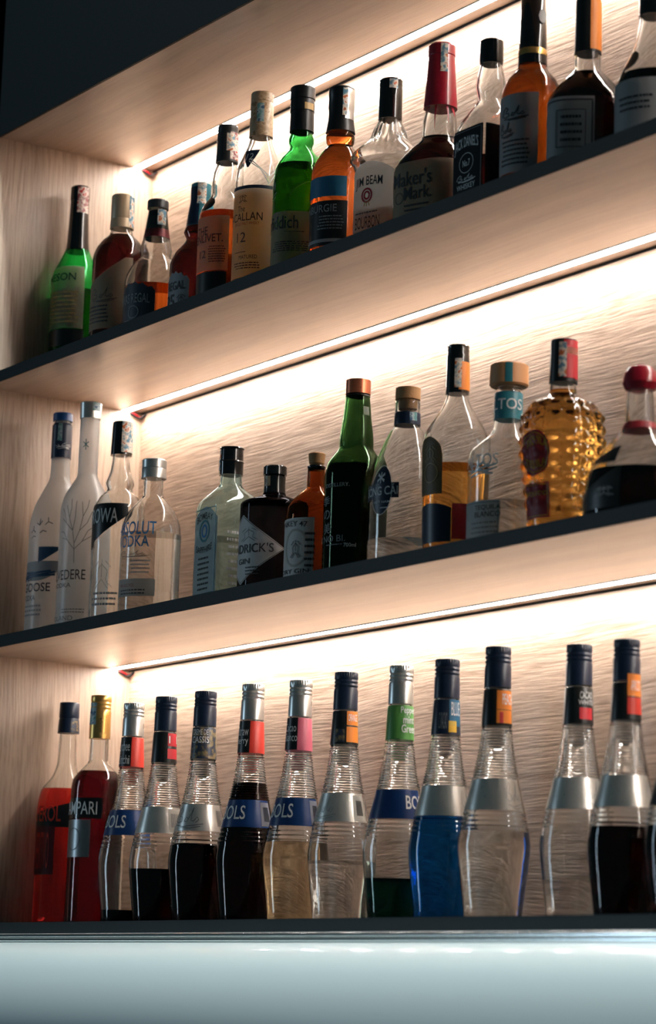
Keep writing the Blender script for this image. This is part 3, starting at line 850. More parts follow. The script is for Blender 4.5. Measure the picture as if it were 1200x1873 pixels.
            ('cap', 'neck_label', [(0.2321, 0.01855), (0.2761, 0.0165)], 'blk', 0),
            ('label', 'band', 0.2511, 0.2741, -0.0349, 1.309, 'orangelab', 'rect', 0),
            ('text', 'PEACH', 0.257, 0.2702, 0.3491, 1.2217, 'whiteink', 0.01, 0, 0),
            ('label', 'fruit', 0.2347, 0.2505, -0.0349, 1.2217, 'orangelab', 'rect', 0),
            ('label', 'fruit', 0.2347, 0.2478, 0.1745, 0.4189, 'redlab', 'rect', 0),
            ('on',),
            ('label', 'body_label', 0.1304, 0.1677, -1.9548, 1.0821, 'foilpaper', 'rect', 0),
            ('art', 'script', 0.1337, 0.1651, 0.384, 1.0821, 'greyink', 0.0007, 'lettering')],
  'liq': (0.1065, 'water'),
  'group': 'liqueur bottles with ribbed glass necks on the lowest shelf',
  'rings': ((0.169, 0.2296, 0.00337, 0.0009), (0.109, 0.1285, 0.00584, 0.0006))},
 {'name': 'liqueur_bottle',
  'label': 'ribbed bottle with navy cap and CACAO WHITE neck label, nearly empty',
  'x': 1.2905,
  'y': -0.12,
  'z': 0.0,
  'rz': 0.8973,
  'prof': [(0.0, 0.03344, 0.0),
           (0.0171, 0.03473, 0.0),
           (0.054, 0.03924, 0.0),
           (0.0881, 0.04217, 0.0),
           (0.1069, 0.03999, 0.0),
           (0.1291, 0.03559, 0.0),
           (0.1644, 0.02739, 0.0),
           (0.1966, 0.02106, 0.0),
           (0.2287, 0.01726, 0.0),
           (0.2719, 0.0141, 0.0),
           (0.316, 0.01156, 0.0)],
  'glass': 'clear',
  'items': [('cap', 'cap', [(0.273, 0.01589), (0.2981, 0.01559), (0.3014, 0.01457), (0.3039, 0.01541), (0.3066, 0.01457), (0.309, 0.01541), (0.3117, 0.01458), (0.3135, 0.01541), (0.3213, 0.0151)], 'navy', 30),
            ('cap', 'neck_label', [(0.228, 0.01815), (0.271, 0.01615)], 'blk', 0),
            ('text', 'CACAO', 0.2569, 0.2653, 0.0873, 1.0472, 'whiteink', 0.01, 0, 0),
            ('text', 'WHITE', 0.2498, 0.2556, 0.0, 1.1345, 'whiteink', 0.0, 0, 0),
            ('label', 'fruit', 0.2331, 0.2466, 0.0873, 1.0821, 'redlab', 'rect', 0),
            ('on',),
            ('label', 'body_label', 0.1285, 0.165, -1.9548, 1.0821, 'foilpaper', 'rect', 0),
            ('art', 'script', 0.1329, 0.1611, 0.3142, 1.0472, 'greyink', 0.0007, 'lettering')],
  'liq': (0.0479, 'water'),
  'group': 'liqueur bottles with ribbed glass necks on the lowest shelf',
  'rings': ((0.1663, 0.2255, 0.0033, 0.0009), (0.1075, 0.1266, 0.00571, 0.0006))},
 {'name': 'liqueur_bottle',
  'label': 'rightmost ribbed bottle seen whole, navy cap with orange-red sticker, dark liqueur',
  'x': 1.4072,
  'y': -0.145,
  'z': 0.0,
  'rz': 0.8798,
  'prof': [(0.0, 0.03291, 0.0),
           (0.0148, 0.03418, 0.0),
           (0.0512, 0.03862, 0.0),
           (0.0847, 0.0415, 0.0),
           (0.1032, 0.03936, 0.0),
           (0.1251, 0.03503, 0.0),
           (0.1598, 0.02695, 0.0),
           (0.1915, 0.02072, 0.0),
           (0.2232, 0.01699, 0.0),
           (0.2657, 0.01388, 0.0),
           (0.3091, 0.01138, 0.0)],
  'glass': 'clear',
  'items': [('cap', 'cap', [(0.2667, 0.01564), (0.2914, 0.01535), (0.2947, 0.01434), (0.2972, 0.01517), (0.2998, 0.01435), (0.3022, 0.01517), (0.3049, 0.01435), (0.3067, 0.01518), (0.3143, 0.01487)], 'navy', 30),
            ('cap', 'neck_label', [(0.2224, 0.01787), (0.2648, 0.01589)], 'blk', 0),
            ('label', 'band', 0.249, 0.2743, 0.0873, 1.309, 'orangelab', 'rect', 0),
            ('label', 'band', 0.2287, 0.2477, 0.0873, 1.309, 'redcap', 'rect', 0),
            ('text', 'APRICOT', 0.2553, 0.2667, 0.3142, 1.0821, 'whiteink', 0.0, 0, 0),
            ('on',),
            ('label', 'body_label', 0.1244, 0.1604, -1.9548, 1.0821, 'foilpaper', 'rect', 0),
            ('art', 'script', 0.1288, 0.1566, 0.8378, 1.3614, 'greyink', 0.0006, 'lettering')],
  'liq': (0.1032, 'black'),
  'group': 'liqueur bottles with ribbed glass necks on the lowest shelf',
  'rings': ((0.1617, 0.22, 0.00325, 0.0009), (0.1038, 0.1226, 0.00562, 0.0006))},
 {'name': 'liqueur_bottle',
  'label': 'dark ribbed bottle cut by the right edge of the photo',
  'x': 1.5209,
  'y': -0.16,
  'z': 0.0,
  'rz': 0.8591,
  'prof': [(0.0, 0.03236, 0.0),
           (0.013, 0.03361, 0.0),
           (0.0488, 0.03797, 0.0),
           (0.0817, 0.04081, 0.0),
           (0.0999, 0.0387, 0.0),
           (0.1214, 0.03445, 0.0),
           (0.1555, 0.02651, 0.0),
           (0.1867, 0.02038, 0.0),
           (0.2179, 0.01671, 0.0),
           (0.2598, 0.01365, 0.0),
           (0.3024, 0.0112, 0.0)],
  'glass': 'clear',
  'items': [('cap', 'cap', [(0.2608, 0.01539), (0.2851, 0.0151), (0.2883, 0.01411), (0.2907, 0.01492), (0.2933, 0.01411), (0.2957, 0.01492), (0.2983, 0.01411), (0.3001, 0.01492), (0.3076, 0.01462)], 'navy', 30),
            ('cap', 'neck_label', [(0.2172, 0.01757), (0.2589, 0.01563)], 'blk', 0),
            ('on',),
            ('label', 'body_label', 0.1208, 0.1562, -1.9548, 1.0821, 'blk', 'rect', 0)],
  'liq': (0.0995, 'black'),
  'group': 'liqueur bottles with ribbed glass necks on the lowest shelf',
  'rings': ((0.1574, 0.2148, 0.00319, 0.0009), (0.1005, 0.119, 0.00553, 0.0006))},
 {'name': 'vodka_bottle',
  'label': 'frosted vodka bottle with blue cap and flying geese, leftmost on middle shelf',
  'x': 0.0723,
  'y': -0.18,
  'z': 0.428,
  'rz': 1.0932,
  'prof': [(0.0, 0.04313, 0.0), (0.1785, 0.0429, 0.0), (0.2092, 0.03741, 0.0), (0.2371, 0.02524, 0.0), (0.2605, 0.01527, 0.0), (0.2883, 0.01444, 0.0), (0.3566, 0.01107, 0.0)],
  'glass': 'frost',
  'items': [('cap', 'cap', [(0.3487, 0.01532), (0.36, 0.01533), (0.3619, 0.01448)], 'blue', 0),
            ('cap', 'neck_wrap', [(0.2898, 0.01571), (0.3417, 0.01575), (0.3455, 0.01405)], 'navy', 0),
            ('label', 'tax_stamp', 0.3157, 0.3436, -0.4363, 0.0, 'stampblue', 'rect', 0),
            ('art', 'vines', 0.3018, 0.3157, -0.6981, 1.0472, 'whiteink', 0.0006, 'print'),
            ('on',),
            ('art', 'birds', 0.1572, 0.1916, -1.1362, -0.1396, 'birdblue', 0.0012, 'print'),
            ('label', 'picture', 0.1191, 0.1445, -0.6685, 0.0698, 'birdblue', 'swoosh', 0),
            ('label', 'picture', 0.0921, 0.1225, -1.6581, 0.0995, 'greylab', 'bowl', 0),
            ('art', 'hills', 0.0921, 0.1225, -1.4835, 0.0, 'birdblue', 0.003, 'print'),
            ('text', 'GREY', 0.0921, 0.1039, -1.5359, -0.8727, 'birdblue', 0.005, 0, 0),
            ('text', 'GOOSE', 0.0752, 0.0887, -1.3963, -0.1466, 'navy', 0.008, 0, 0),
            ('text', 'VODKA', 0.0617, 0.0701, -1.3963, -0.7191, 'navy', 0.005, 0, 0),
            ('fine', 3, 0.0365, 0.0567, -1.3963, -0.4363, 'greyink')]},
 {'name': 'vodka_bottle',
  'label': 'tall frosted vodka bottle with silver cap and bare tree drawing',
  'x': 0.1533,
  'y': -0.175,
  'z': 0.428,
  'rz': 1.083,
  'prof': [(0.0, 0.03781, 0.0), (0.1946, 0.03813, 0.0), (0.2163, 0.03414, 0.0), (0.2351, 0.02409, 0.0), (0.2537, 0.01503, 0.0), (0.309, 0.01507, 0.0), (0.3364, 0.01466, 0.0), (0.361, 0.01174, 0.0)],
  'glass': 'frost',
  'items': [('cap', 'cap', [(0.3404, 0.01592), (0.3642, 0.01678), (0.3661, 0.01594)], 'silver', 0),
            ('label', 'tax_stamp', 0.3515, 0.3642, 0.1745, 1.0472, 'stampblue', 'rect', 0),
            ('on',),
            ('art', 'star', 0.2894, 0.3065, -0.6109, 0.0, 'teal', 0.0012, 'print'),
            ('art', 'tree', 0.111, 0.2102, -1.0734, 0.3316, 'greyink', 0.0009, 'print'),
            ('text', 'BELVEDERE', 0.086, 0.101, -1.8326, 0.1065, 'ink', 0.0, 0, 0),
            ('text', 'VODKA', 0.0743, 0.081, -1.4835, -0.4608, 'ink', 0.0, 0, 0),
            ('fine', 2, 0.0345, 0.0428, -0.8727, 0.1745, 'greyink'),
            ('text', 'POLAND', 0.0238, 0.0312, -1.5708, -0.3176, 'greyink', 0, 0, 0)]},
 {'name': 'vodka_bottle',
  'label': 'clear vodka bottle with black cap and black label sweeping down',
  'x': 0.2483,
  'y': -0.17,
  'z': 0.428,
  'rz': 1.0707,
  'prof': [(0.0, 0.03777, 0.0), (0.1701, 0.03805, 0.0), (0.1868, 0.0371, 0.0), (0.2047, 0.02928, 0.0), (0.2175, 0.0185, 0.0), (0.2252, 0.02145, 0.0), (0.2446, 0.01557, 0.0), (0.266, 0.01312, 0.0), (0.3165, 0.01151, 0.0)],
  'glass': 'clear',
  'items': [('cap', 'cap', [(0.2695, 0.01641), (0.3192, 0.0148), (0.321, 0.01398)], 'blkgloss', 0),
            ('label', 'tax_stamp', 0.2728, 0.3201, -0.0349, 1.5359, 'stamp', 'rect', 0),
            ('on',),
            ('label', 'body_label', 0.1168, 0.1912, -1.8326, 0.3822, 'blk', 'swoosh', 0),
            ('text', 'DUBROWA', 0.1611, 0.1834, -2.1817, -0.0192, 'whiteink', 0.005, 0, 0),
            ('label', 'back_label', 0.0287, 0.0661, 0.1745, 1.2217, 'cream', 'rect', 0),
            ('art', 'deco', 0.0596, 0.1086, -1.0472, -0.0873, 'greyink', 0.0007, 'print'),
            ('fine', 3, 0.0352, 0.0596, -1.0472, 0.0873, 'greyink')]},
 {'name': 'vodka_bottle',
  'label': 'round shouldered clear vodka bottle with silver cap and blue ABSOLUT print',
  'x': 0.3504,
  'y': -0.17,
  'z': 0.428,
  'rz': 1.0582,
  'prof': [(0.0, 0.04376, 0.0), (0.1315, 0.04402, 0.0), (0.152, 0.04159, 0.0), (0.1694, 0.03419, 0.0), (0.1865, 0.02018, 0.0), (0.1932, 0.01481, 0.0), (0.2234, 0.01443, 0.0), (0.2442, 0.01204, 0.0)],
  'glass': 'clear',
  'items': [('cap', 'cap', [(0.2194, 0.01827), (0.2324, 0.01804), (0.2342, 0.01748), (0.2349, 0.01805), (0.2463, 0.01806), (0.2482, 0.01685)], 'silver', 0),
            ('on',),
            ('text', 'ABSOLUT', 0.1299, 0.1495, -1.4835, 0.1641, 'blueink', 0.007, 0, 0),
            ('text', 'VODKA', 0.1115, 0.1283, -1.3963, -0.0559, 'blueink', 0.007, 0, 0),
            ('art', 'script', 0.0971, 0.1067, -1.2339, 0.0, 'ink', 0.0006, 'lettering'),
            ('label', 'body_label', 0.0397, 0.0652, -1.3963, 0.1955, 'paper', 'rect', 0),
            ('text', '40% ALC./VOL.', 0.0532, 0.058, -1.1345, -0.4887, 'redink', 0, 0, 0),
            ('fine', 2, 0.0413, 0.0508, -1.1345, -0.0873, 'ink'),
            ('fine', 4, 0.0715, 0.0939, -0.6981, 0.0, 'greyink')],
  'liq': (0.1353, 'water')},
 {'name': 'gin_bottle',
  'label': 'pale aqua square gin bottle with black cap and slim BOMBAY SAPPHIRE label',
  'x': 0.5282,
  'y': -0.145,
  'z': 0.428,
  'rz': -0.0698,
  'prof': [(0.0, 0.03736, 1), (0.1541, 0.03763, 1), (0.1643, 0.03467, 0.7), (0.1797, 0.02321, 0.0), (0.1872, 0.01624, 0.0), (0.2374, 0.01318, 0.0)],
  'glass': 'aqua',
  'items': [('cap', 'cap', [(0.202, 0.01703), (0.2185, 0.01704), (0.2207, 0.01782), (0.2225, 0.01666), (0.2384, 0.01628), (0.2404, 0.01783), (0.2422, 0.01706)], 'blkgloss', 0),
            ('label', 'tax_stamp', 0.2083, 0.2368, -0.5236, 0.0, 'stamp', 'rect', 0),
            ('on',),
            ('label', 'body_label', 0.0261, 0.1526, -0.7679, 0.7679, 'aqualab', 'arch2', 0),
            ('art', 'frame', 0.0291, 0.1495, -0.6981, 0.6981, 'teal', 0.0012, 'print'),
            ('text', 'BOMBAY', 0.1347, 0.1448, -0.5585, 0.5585, 'ink', 0.006, 0, 0.5),
            ('art', 'ring', 0.1038, 0.1324, -0.3491, 0.3491, 'teal', 0.003, 'print'),
            ('art', 'ring', 0.11, 0.1262, -0.1745, 0.1745, 'blueink', 0.003, 'print'),
            ('text', 'SAPPHIRE', 0.0868, 0.0961, -0.5585, 0.5585, 'ink', 0.006, 0, -0.4),
            ('fine', 7, 0.0322, 0.083, -0.4189, 0.4189, 'ink'),
            ('fine', 9, 0.0268, 0.1193, 1.0472, 2.0944, 'whiteink')],
  'N': 9,
  'liq': (0.1078, 'water')},
 {'name': 'gin_bottle',
  'label': 'squat black apothecary gin bottle with grey diamond label',
  'x': 0.6457,
  'y': -0.145,
  'z': 0.428,
  'rz': 1.0127,
  'prof': [(0.0, 0.04697, 0.0), (0.1429, 0.04593, 0.0), (0.1477, 0.04049, 0.0), (0.1558, 0.01731, 0.0), (0.1608, 0.01506, 0.0), (0.1934, 0.01282, 0.0)],
  'glass': 'blackglass',
  'items': [('cap', 'cap', [(0.1851, 0.01621), (0.1966, 0.01622), (0.1982, 0.01546)], 'blkgloss', 26),
            ('cap', 'neck_wrap', [(0.1592, 0.01543), (0.1708, 0.01469), (0.1838, 0.01508)], 'blkgloss', 0),
            ('label', 'tax_stamp', 0.1685, 0.1822, -1.0472, -0.4363, 'goldpattern', 'rect', 0),
            ('on',),
            ('label', 'body_label', 0.0271, 0.1248, -2.5307, 0.3787, 'lightlab', 'diamond', 0),
            ('art', 'diamondframe', 0.0293, 0.1225, -2.4435, 0.3264, 'ink', 0.0006, 'print'),
            ('text', "HENDRICK'S", 0.0705, 0.0833, -1.9199, 0.0419, 'ink', 0.005, 0, 0),
            ('text', 'GIN', 0.0555, 0.063, -1.2252, -0.7034, 'ink', 0.005, 0, 0),
            ('art', 'deco', 0.0856, 0.1066, -1.1711, -0.391, 'ink', 0.0005, 'print'),
            ('fine', 3, 0.039, 0.0525, -0.8727, -0.3491, 'ink')],
  'solid': True},
 {'name': 'gin_bottle',
  'label': 'small brown apothecary bottle with cork stopper and grey postage-like label',
  'x': 0.7734,
  'y': -0.16,
  'z': 0.428,
  'rz': 0.9972,
  'prof': [(0.0, 0.03889, 0.0), (0.1056, 0.0391, 0.0), (0.1191, 0.03721, 0.0), (0.1309, 0.02956, 0.0), (0.141, 0.01903, 0.0), (0.1474, 0.01232, 0.0), (0.1758, 0.01138, 0.0), (0.1805, 0.00658, 0.0)],
  'glass': 'amberglass',
  'items': [('cap', 'cork', [(0.1773, 0.00731), (0.1812, 0.01023), (0.1936, 0.0117), (0.1952, 0.01097)], 'cork', 0),
            ('cap', 'collar', [(0.1716, 0.01023), (0.1735, 0.01169), (0.1763, 0.01242), (0.1781, 0.01096)], 'blkgloss', 0),
            ('on',),
            ('label', 'body_label', 0.0217, 0.1012, -2.0071, -0.0017, 'lightlab', 'rect', 0),
            ('art', 'frame', 0.0239, 0.0983, -1.9199, -0.0401, 'white', 0.001, 'print'),
            ('text', 'MONKEY 47', 0.0902, 0.0975, -1.8326, -0.2374, 'ink', 0.004, 0, 0.3),
            ('art', 'ring', 0.037, 0.0851, -1.1537, -0.2845, 'white', 0.0032, 'print'),
            ('art', 'deco', 0.0457, 0.0727, -0.8988, -0.4224, 'ink', 0.0009, 'print'),
            ('text', 'DRY GIN', 0.0268, 0.0326, -1.3963, -0.1396, 'ink', 0.005, 0, 0),
            ('fine', 6, 0.0326, 0.0837, -0.3142, 0.0349, 'ink')]},
 {'name': 'gin_bottle',
  'label': 'dark green gin bottle with copper cap and vertical Japanese characters',
  'x': 0.8603,
  'y': -0.155,
  'z': 0.428,
  'rz': 0.9825,
  'prof': [(0.0, 0.04007, 0.0), (0.1506, 0.04037, 0.0), (0.1673, 0.03661, 0.0), (0.1825, 0.02621, 0.0), (0.1883, 0.02242, 0.0), (0.1956, 0.02243, 0.0), (0.2293, 0.01866, 0.0), (0.2578, 0.01583, 0.0), (0.2748, 0.01224, 0.0)],
  'glass': 'darkgreen',
  'items': [('cap', 'cap', [(0.2612, 0.01677), (0.2797, 0.01657), (0.2806, 0.01585)], 'copper', 0),
            ('cap', 'collar', [(0.2583, 0.01655), (0.2607, 0.01583)], 'blk', 0),
            ('on',),
            ('label', 'back_label', 0.2315, 0.2428, 0.4363, 0.9599, 'white', 'rect', 0),
            ('text', 'DISTILLERY.', 0.1312, 0.1362, -1.124, -0.1763, 'greyink', 0, 0, 0),
            ('text', '季', 0.1074, 0.1196, -1.2758, -0.8936, 'greyink', 0, 0, 0),
            ('text', 'の', 0.0895, 0.1017, -1.2305, -0.8727, 'greyink', 0, 0, 0),
            ('text', '美', 0.0701, 0.0844, -1.1903, -0.85, 'greyink', 0, 0, 0),
            ('text', 'KI NO BI.', 0.0587, 0.0673, -1.5708, -0.2653, 'greyink', 0, 0, 0),
            ('fine', 1, 0.0537, 0.0565, -1.0472, -0.3142, 'greyink'),
            ('text', '700ml', 0.0515, 0.0565, -0.3124, 0.082, 'whiteink', 0.003, 0, 0)],
  'liq': (0.1635, 'green_dk')},
 {'name': 'gin_bottle',
  'label': 'clear teardrop gin bottle with navy SÔNG CÁI label and low liquid',
  'x': 0.9756,
  'y': -0.155,
  'z': 0.428,
  'rz': 0.9635,
  'prof': [(0.0, 0.04686, 0.0), (0.1165, 0.04617, 0.0), (0.142, 0.04133, 0.0), (0.1723, 0.03061, 0.0), (0.1919, 0.0218, 0.0), (0.2002, 0.01641, 0.0), (0.2316, 0.01609, 0.0), (0.2345, 0.01259, 0.0)],
  'glass': 'clear',
  'items': [('cap', 'cork', [(0.2218, 0.01189), (0.2338, 0.01259), (0.2344, 0.01609), (0.2494, 0.0161), (0.2503, 0.0154)], 'cork', 0),
            ('cap', 'neck_band', [(0.2007, 0.01697), (0.2172, 0.01678)], 'navy', 0),
            ('label', 'tax_stamp', 0.205, 0.2157, 0.1745, 0.7854, 'stampblue', 'rect', 0),
            ('on',),
            ('label', 'body_label', 0.0795, 0.1405, -1.0489, -0.3787, 'navy', 'ellipse', 0),
            ('art', 'ring', 0.0781, 0.142, -1.0786, -0.363, 'whiteink', 0.0006, 'print'),
            ('art', 'star', 0.1187, 0.1332, -0.8814, -0.5864, 'whiteink', 0.0015, 'print'),
            ('art', 'cross', 0.1187, 0.1332, -0.8814, -0.5864, 'whiteink', 0.0015, 'print'),
            ('label', 'cross_label', 0.099, 0.1187, -1.5708, -0.1745, 'navy', 'rect', 1),
            ('text', 'SÔNG CÁI', 0.1032, 0.1172, -1.3718, -0.2059, 'whiteink', 0.004, 0, 0),
            ('text', 'VIỆT NAM', 0.092, 0.0969, -0.9739, -0.4189, 'whiteink', 0.004, 0, 0),
            ('fine', 1, 0.0851, 0.0886, -0.733, -0.4363, 'whiteink')],
  'liq': (0.0494, 'water')},
 {'name': 'tequila_bottle',
  'label': 'broad clear tequila bottle with orange neck wrap, amber below the middle',
  'x': 1.0831,
  'y': -0.155,
  'z': 0.428,
  'rz': 0.9449,
  'prof': [(0.0, 0.03766, 0.0), (0.126, 0.0412, 0.0), (0.1567, 0.04193, 0.0), (0.171, 0.03933, 0.0), (0.1864, 0.03145, 0.0), (0.2026, 0.02093, 0.0), (0.2142, 0.01566, 0.0), (0.223, 0.01363, 0.0), (0.2781, 0.01093, 0.0)],
  'glass': 'clear',
  'items': [('cap', 'cap', [(0.2234, 0.01499), (0.2668, 0.0142), (0.2717, 0.014), (0.2753, 0.01346), (0.2787, 0.01401), (0.2816, 0.01346), (0.2843, 0.01401), (0.2859, 0.01333)], 'blkgloss', 0),
            ('label', 'wrap', 0.2269, 0.2633, 0.0873, 1.5708, 'orangelab', 'rect', 0),
            ('label', 'tax_stamp', 0.2296, 0.2668, -0.2618, 0.3142, 'stamp', 'rect', 1),
            ('on',),
            ('label', 'neck_emblem', 0.0906, 0.1638, -1.5708, -0.3979, 'brownlab', 'arch', 0),
            ('art', 'ring', 0.1056, 0.1294, -1.0996, -0.5585, 'goldtext', 0.001, 'print'),
            ('art', 'deco', 0.1294, 0.1533, -1.1153, -0.569, 'goldtext', 0.0008, 'print'),
            ('label', 'body_label', 0.0309, 0.0797, -1.6581, -0.0977, 'navy', 'arch2', 0),
            ('label', 'back_strip', 0.0343, 0.0783, -0.0803, 0.4224, 'redink', 'rect', 0)],
  'liq': (0.1302, 'gold')},
 {'name': 'tequila_bottle',
  'label': 'clear embossed tequila bottle with wide wooden cap and teal OS neck label',
  'x': 1.1761,
  'y': -0.145,
  'z': 0.428,
  'rz': 0.9255,
  'prof': [(0.0, 0.04799, 0.0), (0.1188, 0.0483, 0.0), (0.1339, 0.04631, 0.0), (0.1463, 0.03517, 0.0), (0.1617, 0.01994, 0.0), (0.1739, 0.01663, 0.0), (0.2172, 0.01467, 0.0)],
  'glass': 'clear',
  'items': [('cap', 'cap', [(0.2182, 0.022), (0.2204, 0.024), (0.2444, 0.02337), (0.2461, 0.02204)], 'woodcap', 0),
            ('label', 'band', 0.2199, 0.2444, -0.2007, 0.178, 'teal', 'rect', 0),
            ('cap', 'neck_label', [(0.1764, 0.01763), (0.2104, 0.01733)], 'teal', 0),
            ('text', 'ALTOS', 0.1873, 0.2009, -1.9199, 1.0367, 'whiteink', 0.006, 0, 0),
            ('on',),
            ('art', 'vines', 0.0989, 0.1223, -1.2776, -0.1902, 'clearink', 0.0022, 'print'),
            ('text', 'ALTOS', 0.1122, 0.1271, -1.3003, -0.2234, 'clearink', 0.006, 0, 0),
            ('label', 'body_label', 0.0233, 0.0696, -1.3963, -0.1606, 'aqualab', 'rect', 0),
            ('art', 'frame', 0.0253, 0.0676, -1.3265, -0.2025, 'teal', 0.0008, 'print'),
            ('text', 'TEQUILA', 0.0577, 0.0643, -0.8727, -0.1396, 'ink', 0.005, 0, 0),
            ('text', 'BLANCO', 0.0497, 0.0564, -0.8727, -0.1396, 'ink', 0.005, 0, 0),
            ('fine', 3, 0.0286, 0.0458, -1.0472, -0.2094, 'greyink')],
  'liq': (0.0715, 'water')},
 {'name': 'tequila_bottle',
  'label': 'knobbly faceted bottle of golden tequila with red oval label',
  'x': 1.3148,
  'y': -0.17,
  'z': 0.428,
  'rz': 0.905,
  'prof': [(0.0, 0.03862, 0.0),
           (0.0386, 0.04001, 0.0),
           (0.0826, 0.04404, 0.0),
           (0.1201, 0.04872, 0.0),
           (0.1526, 0.04684, 0.0),
           (0.166, 0.03899, 0.0),
           (0.1763, 0.02256, 0.0),
           (0.1823, 0.01599, 0.0),
           (0.1949, 0.01536, 0.0),
           (0.2414, 0.01284, 0.0)],
  'glass': 'clear',
  'items': [('cap', 'cap', [(0.1946, 0.01664), (0.2453, 0.01573), (0.2468, 0.01476)], 'blk', 0),
            ('label', 'wrap', 0.1985, 0.2446, 0.0, 1.5359, 'redlab', 'rect', 0),
            ('label', 'tax_stamp', 0.1998, 0.2413, -0.3491, 0.2094, 'stamp', 'rect', 1),
            ('label', 'wrap_band', 0.2275, 0.2354, 0.2094, 1.3963, 'cream', 'rect', 1),
            ('on',),
            ('label', 'emblem', 0.0776, 0.1318, -1.2305, -0.2932, 'redink', 'ellipse', 0),
            ('art', 'ring', 0.0813, 0.1279, -1.1554, -0.3368, 'yellowlab', 0.0008, 'print'),
            ('text', 'TEQUILA', 0.1126, 0.124, -0.9896, -0.3718, 'yellowlab', 0.006, 0, 0.5),
            ('text', 'TEQUILA', 0.0851, 0.0951, -1.0367, -0.4206, 'yellowlab', 0.006, 0, -0.4),
            ('label', 'body_label', 0.0291, 0.07, -1.3718, -0.3281, 'redink', 'rect', 0),
            ('text', 'REPOSADO', 0.055, 0.06, -1.3387, -0.391, 'yellowlab', 0.004, 0, 0),
            ('art', 'frame', 0.0316, 0.0675, -1.3718, -0.377, 'yellowlab', 0.0006, 'print')],
  'liq': (0.1862, 'gold'),
  'knobs': (0.0418, 0.1732, 14, 0.0022, 420)},
 {'name': 'liquor_bottle',
  'label': 'wide clear bottle with round red stopper and dark liquor, rightmost on the middle shelf',
  'x': 1.4849,
  'y': -0.195,
  'z': 0.428,
  'rz': 0.8761,
  'prof': [(0.0, 0.06181, 0.0), (0.0265, 0.06191, 0.0), (0.0577, 0.05668, 0.0), (0.082, 0.04189, 0.0), (0.1009, 0.02526, 0.0), (0.1182, 0.01634, 0.0), (0.1495, 0.01458, 0.0), (0.1585, 0.01094, 0.0)],
  'glass': 'clear',
  'items': [('cap', 'stopper', [(0.152, 0.01215), (0.1535, 0.0164), (0.1607, 0.02006), (0.1715, 0.01885), (0.179, 0.01339), (0.1826, 0.00609)], 'redwax', 0),
            ('cap', 'neck_ring', [(0.1067, 0.0212), (0.1161, 0.01758)], 'redink', 0),
            ('on',),
            ('label', 'neck_label', 0.0632, 0.0843, -1.3718, -0.4957, 'blk', 'up', 0),
            ('label', 'body_label', 0.0115, 0.0591, -1.4835, -0.3456, 'blk', 'up', 0),
            ('art', 'deco', 0.0235, 0.0358, -0.8727, -0.4363, 'greyink', 0.0008, 'print')],
  'liq': (0.0585, 'black')},
 {'name': 'whisky_bottle',
  'label': 'green glass whiskey bottle with black capsule, leftmost on the top shelf',
  'x': 0.0417,
  'y': -0.154,
  'z': 0.8464,
  'rz': 1.0911,
  'prof': [(0.0, 0.03798, 0.0), (0.1613, 0.03824, 0.0), (0.178, 0.03579, 0.0), (0.1952, 0.02839, 0.0), (0.2124, 0.02098, 0.0), (0.2303, 0.01479, 0.0), (0.317, 0.01135, 0.0)],
  'glass': 'green',
  'items': [('cap', 'cap', [(0.2147, 0.01913), (0.2296, 0.0174), (0.2688, 0.01569), (0.2961, 0.01483), (0.2989, 0.0144), (0.3005, 0.01527), (0.3203, 0.01528), (0.3226, 0.01397)], 'blkgloss', 0),
            ('label', 'tax_stamp', 0.2769, 0.3194, -0.2618, 1.0472, 'stampred', 'rect', 0),
            ('on',),
            ('label', 'body_label', 0.0816, 0.1831, -1.9548, 0.3665, 'cream', 'rect', 0),
            ('text', 'JAMESON', 0.1551, 0.1715, -1.9548, -0.0052, 'ink', 0.005, 0, 0),
            ('fine', 8, 0.0887, 0.1436, -1.3963, 0.1745, 'goldtext'),
            ('label', 'base_label', 0.0534, 0.0799, -1.9548, 0.4346, 'blk', 'rect', 0)],
  'liq': (0.1486, 'olive_l')},
 {'name': 'whisky_bottle',
  'label': 'wide dark whisky bottle with matt beige cap and slanting pale label',
  'x': 0.1874,
  'y': -0.155,
  'z': 0.8464,
  'rz': 1.0747,
  'prof': [(0.0, 0.04216, 0.0), (0.1684, 0.04246, 0.0), (0.1853, 0.03789, 0.0), (0.2003, 0.02779, 0.0), (0.2099, 0.01859, 0.0), (0.222, 0.01606, 0.0), (0.2682, 0.01355, 0.0)],
  'glass': 'clear',
  'items': [('cap', 'cap', [(0.2195, 0.0186), (0.2319, 0.01802), (0.2347, 0.01717), (0.2363, 0.01777), (0.2713, 0.01779), (0.2733, 0.01695)], 'beige', 0),
            ('label', 'tax_stamp', 0.2212, 0.2705, 0.6109, 1.3963, 'stamp', 'rect', 0),
            ('on',),
            ('label', 'body_label', 0.0523, 0.1641, -1.7453, 0.4747, 'tan', 'slant', 0),
            ('art', 'script', 0.0952, 0.1167, -1.2584, -0.0192, 'ink', 0.0008, 'lettering'),
            ('fine', 5, 0.0609, 0.0909, -1.3963, -0.3491, 'ink')],
  'liq': (0.2074, 'darkbrown')},
 {'name': 'whisky_bottle',
  'label': 'small clear whisky bottle with ribbed dark cap, amber below a navy crest label',
  'x': 0.299,
  'y': -0.155,
  'z': 0.8464,
  'rz': 1.0613,
  'prof': [(0.0, 0.04407, 0.0), (0.1055, 0.04546, 0.0), (0.1187, 0.04312, 0.0), (0.1382, 0.03368, 0.0), (0.1522, 0.02303, 0.0), (0.1603, 0.02423, 0.0), (0.1683, 0.02305, 0.0), (0.1775, 0.02069, 0.0), (0.2354, 0.01241, 0.0)],
  'glass': 'clear',
  'items': [('cap', 'cap', [(0.2257, 0.01613), (0.2377, 0.01614), (0.2397, 0.01531)], 'darkgrey', 28),
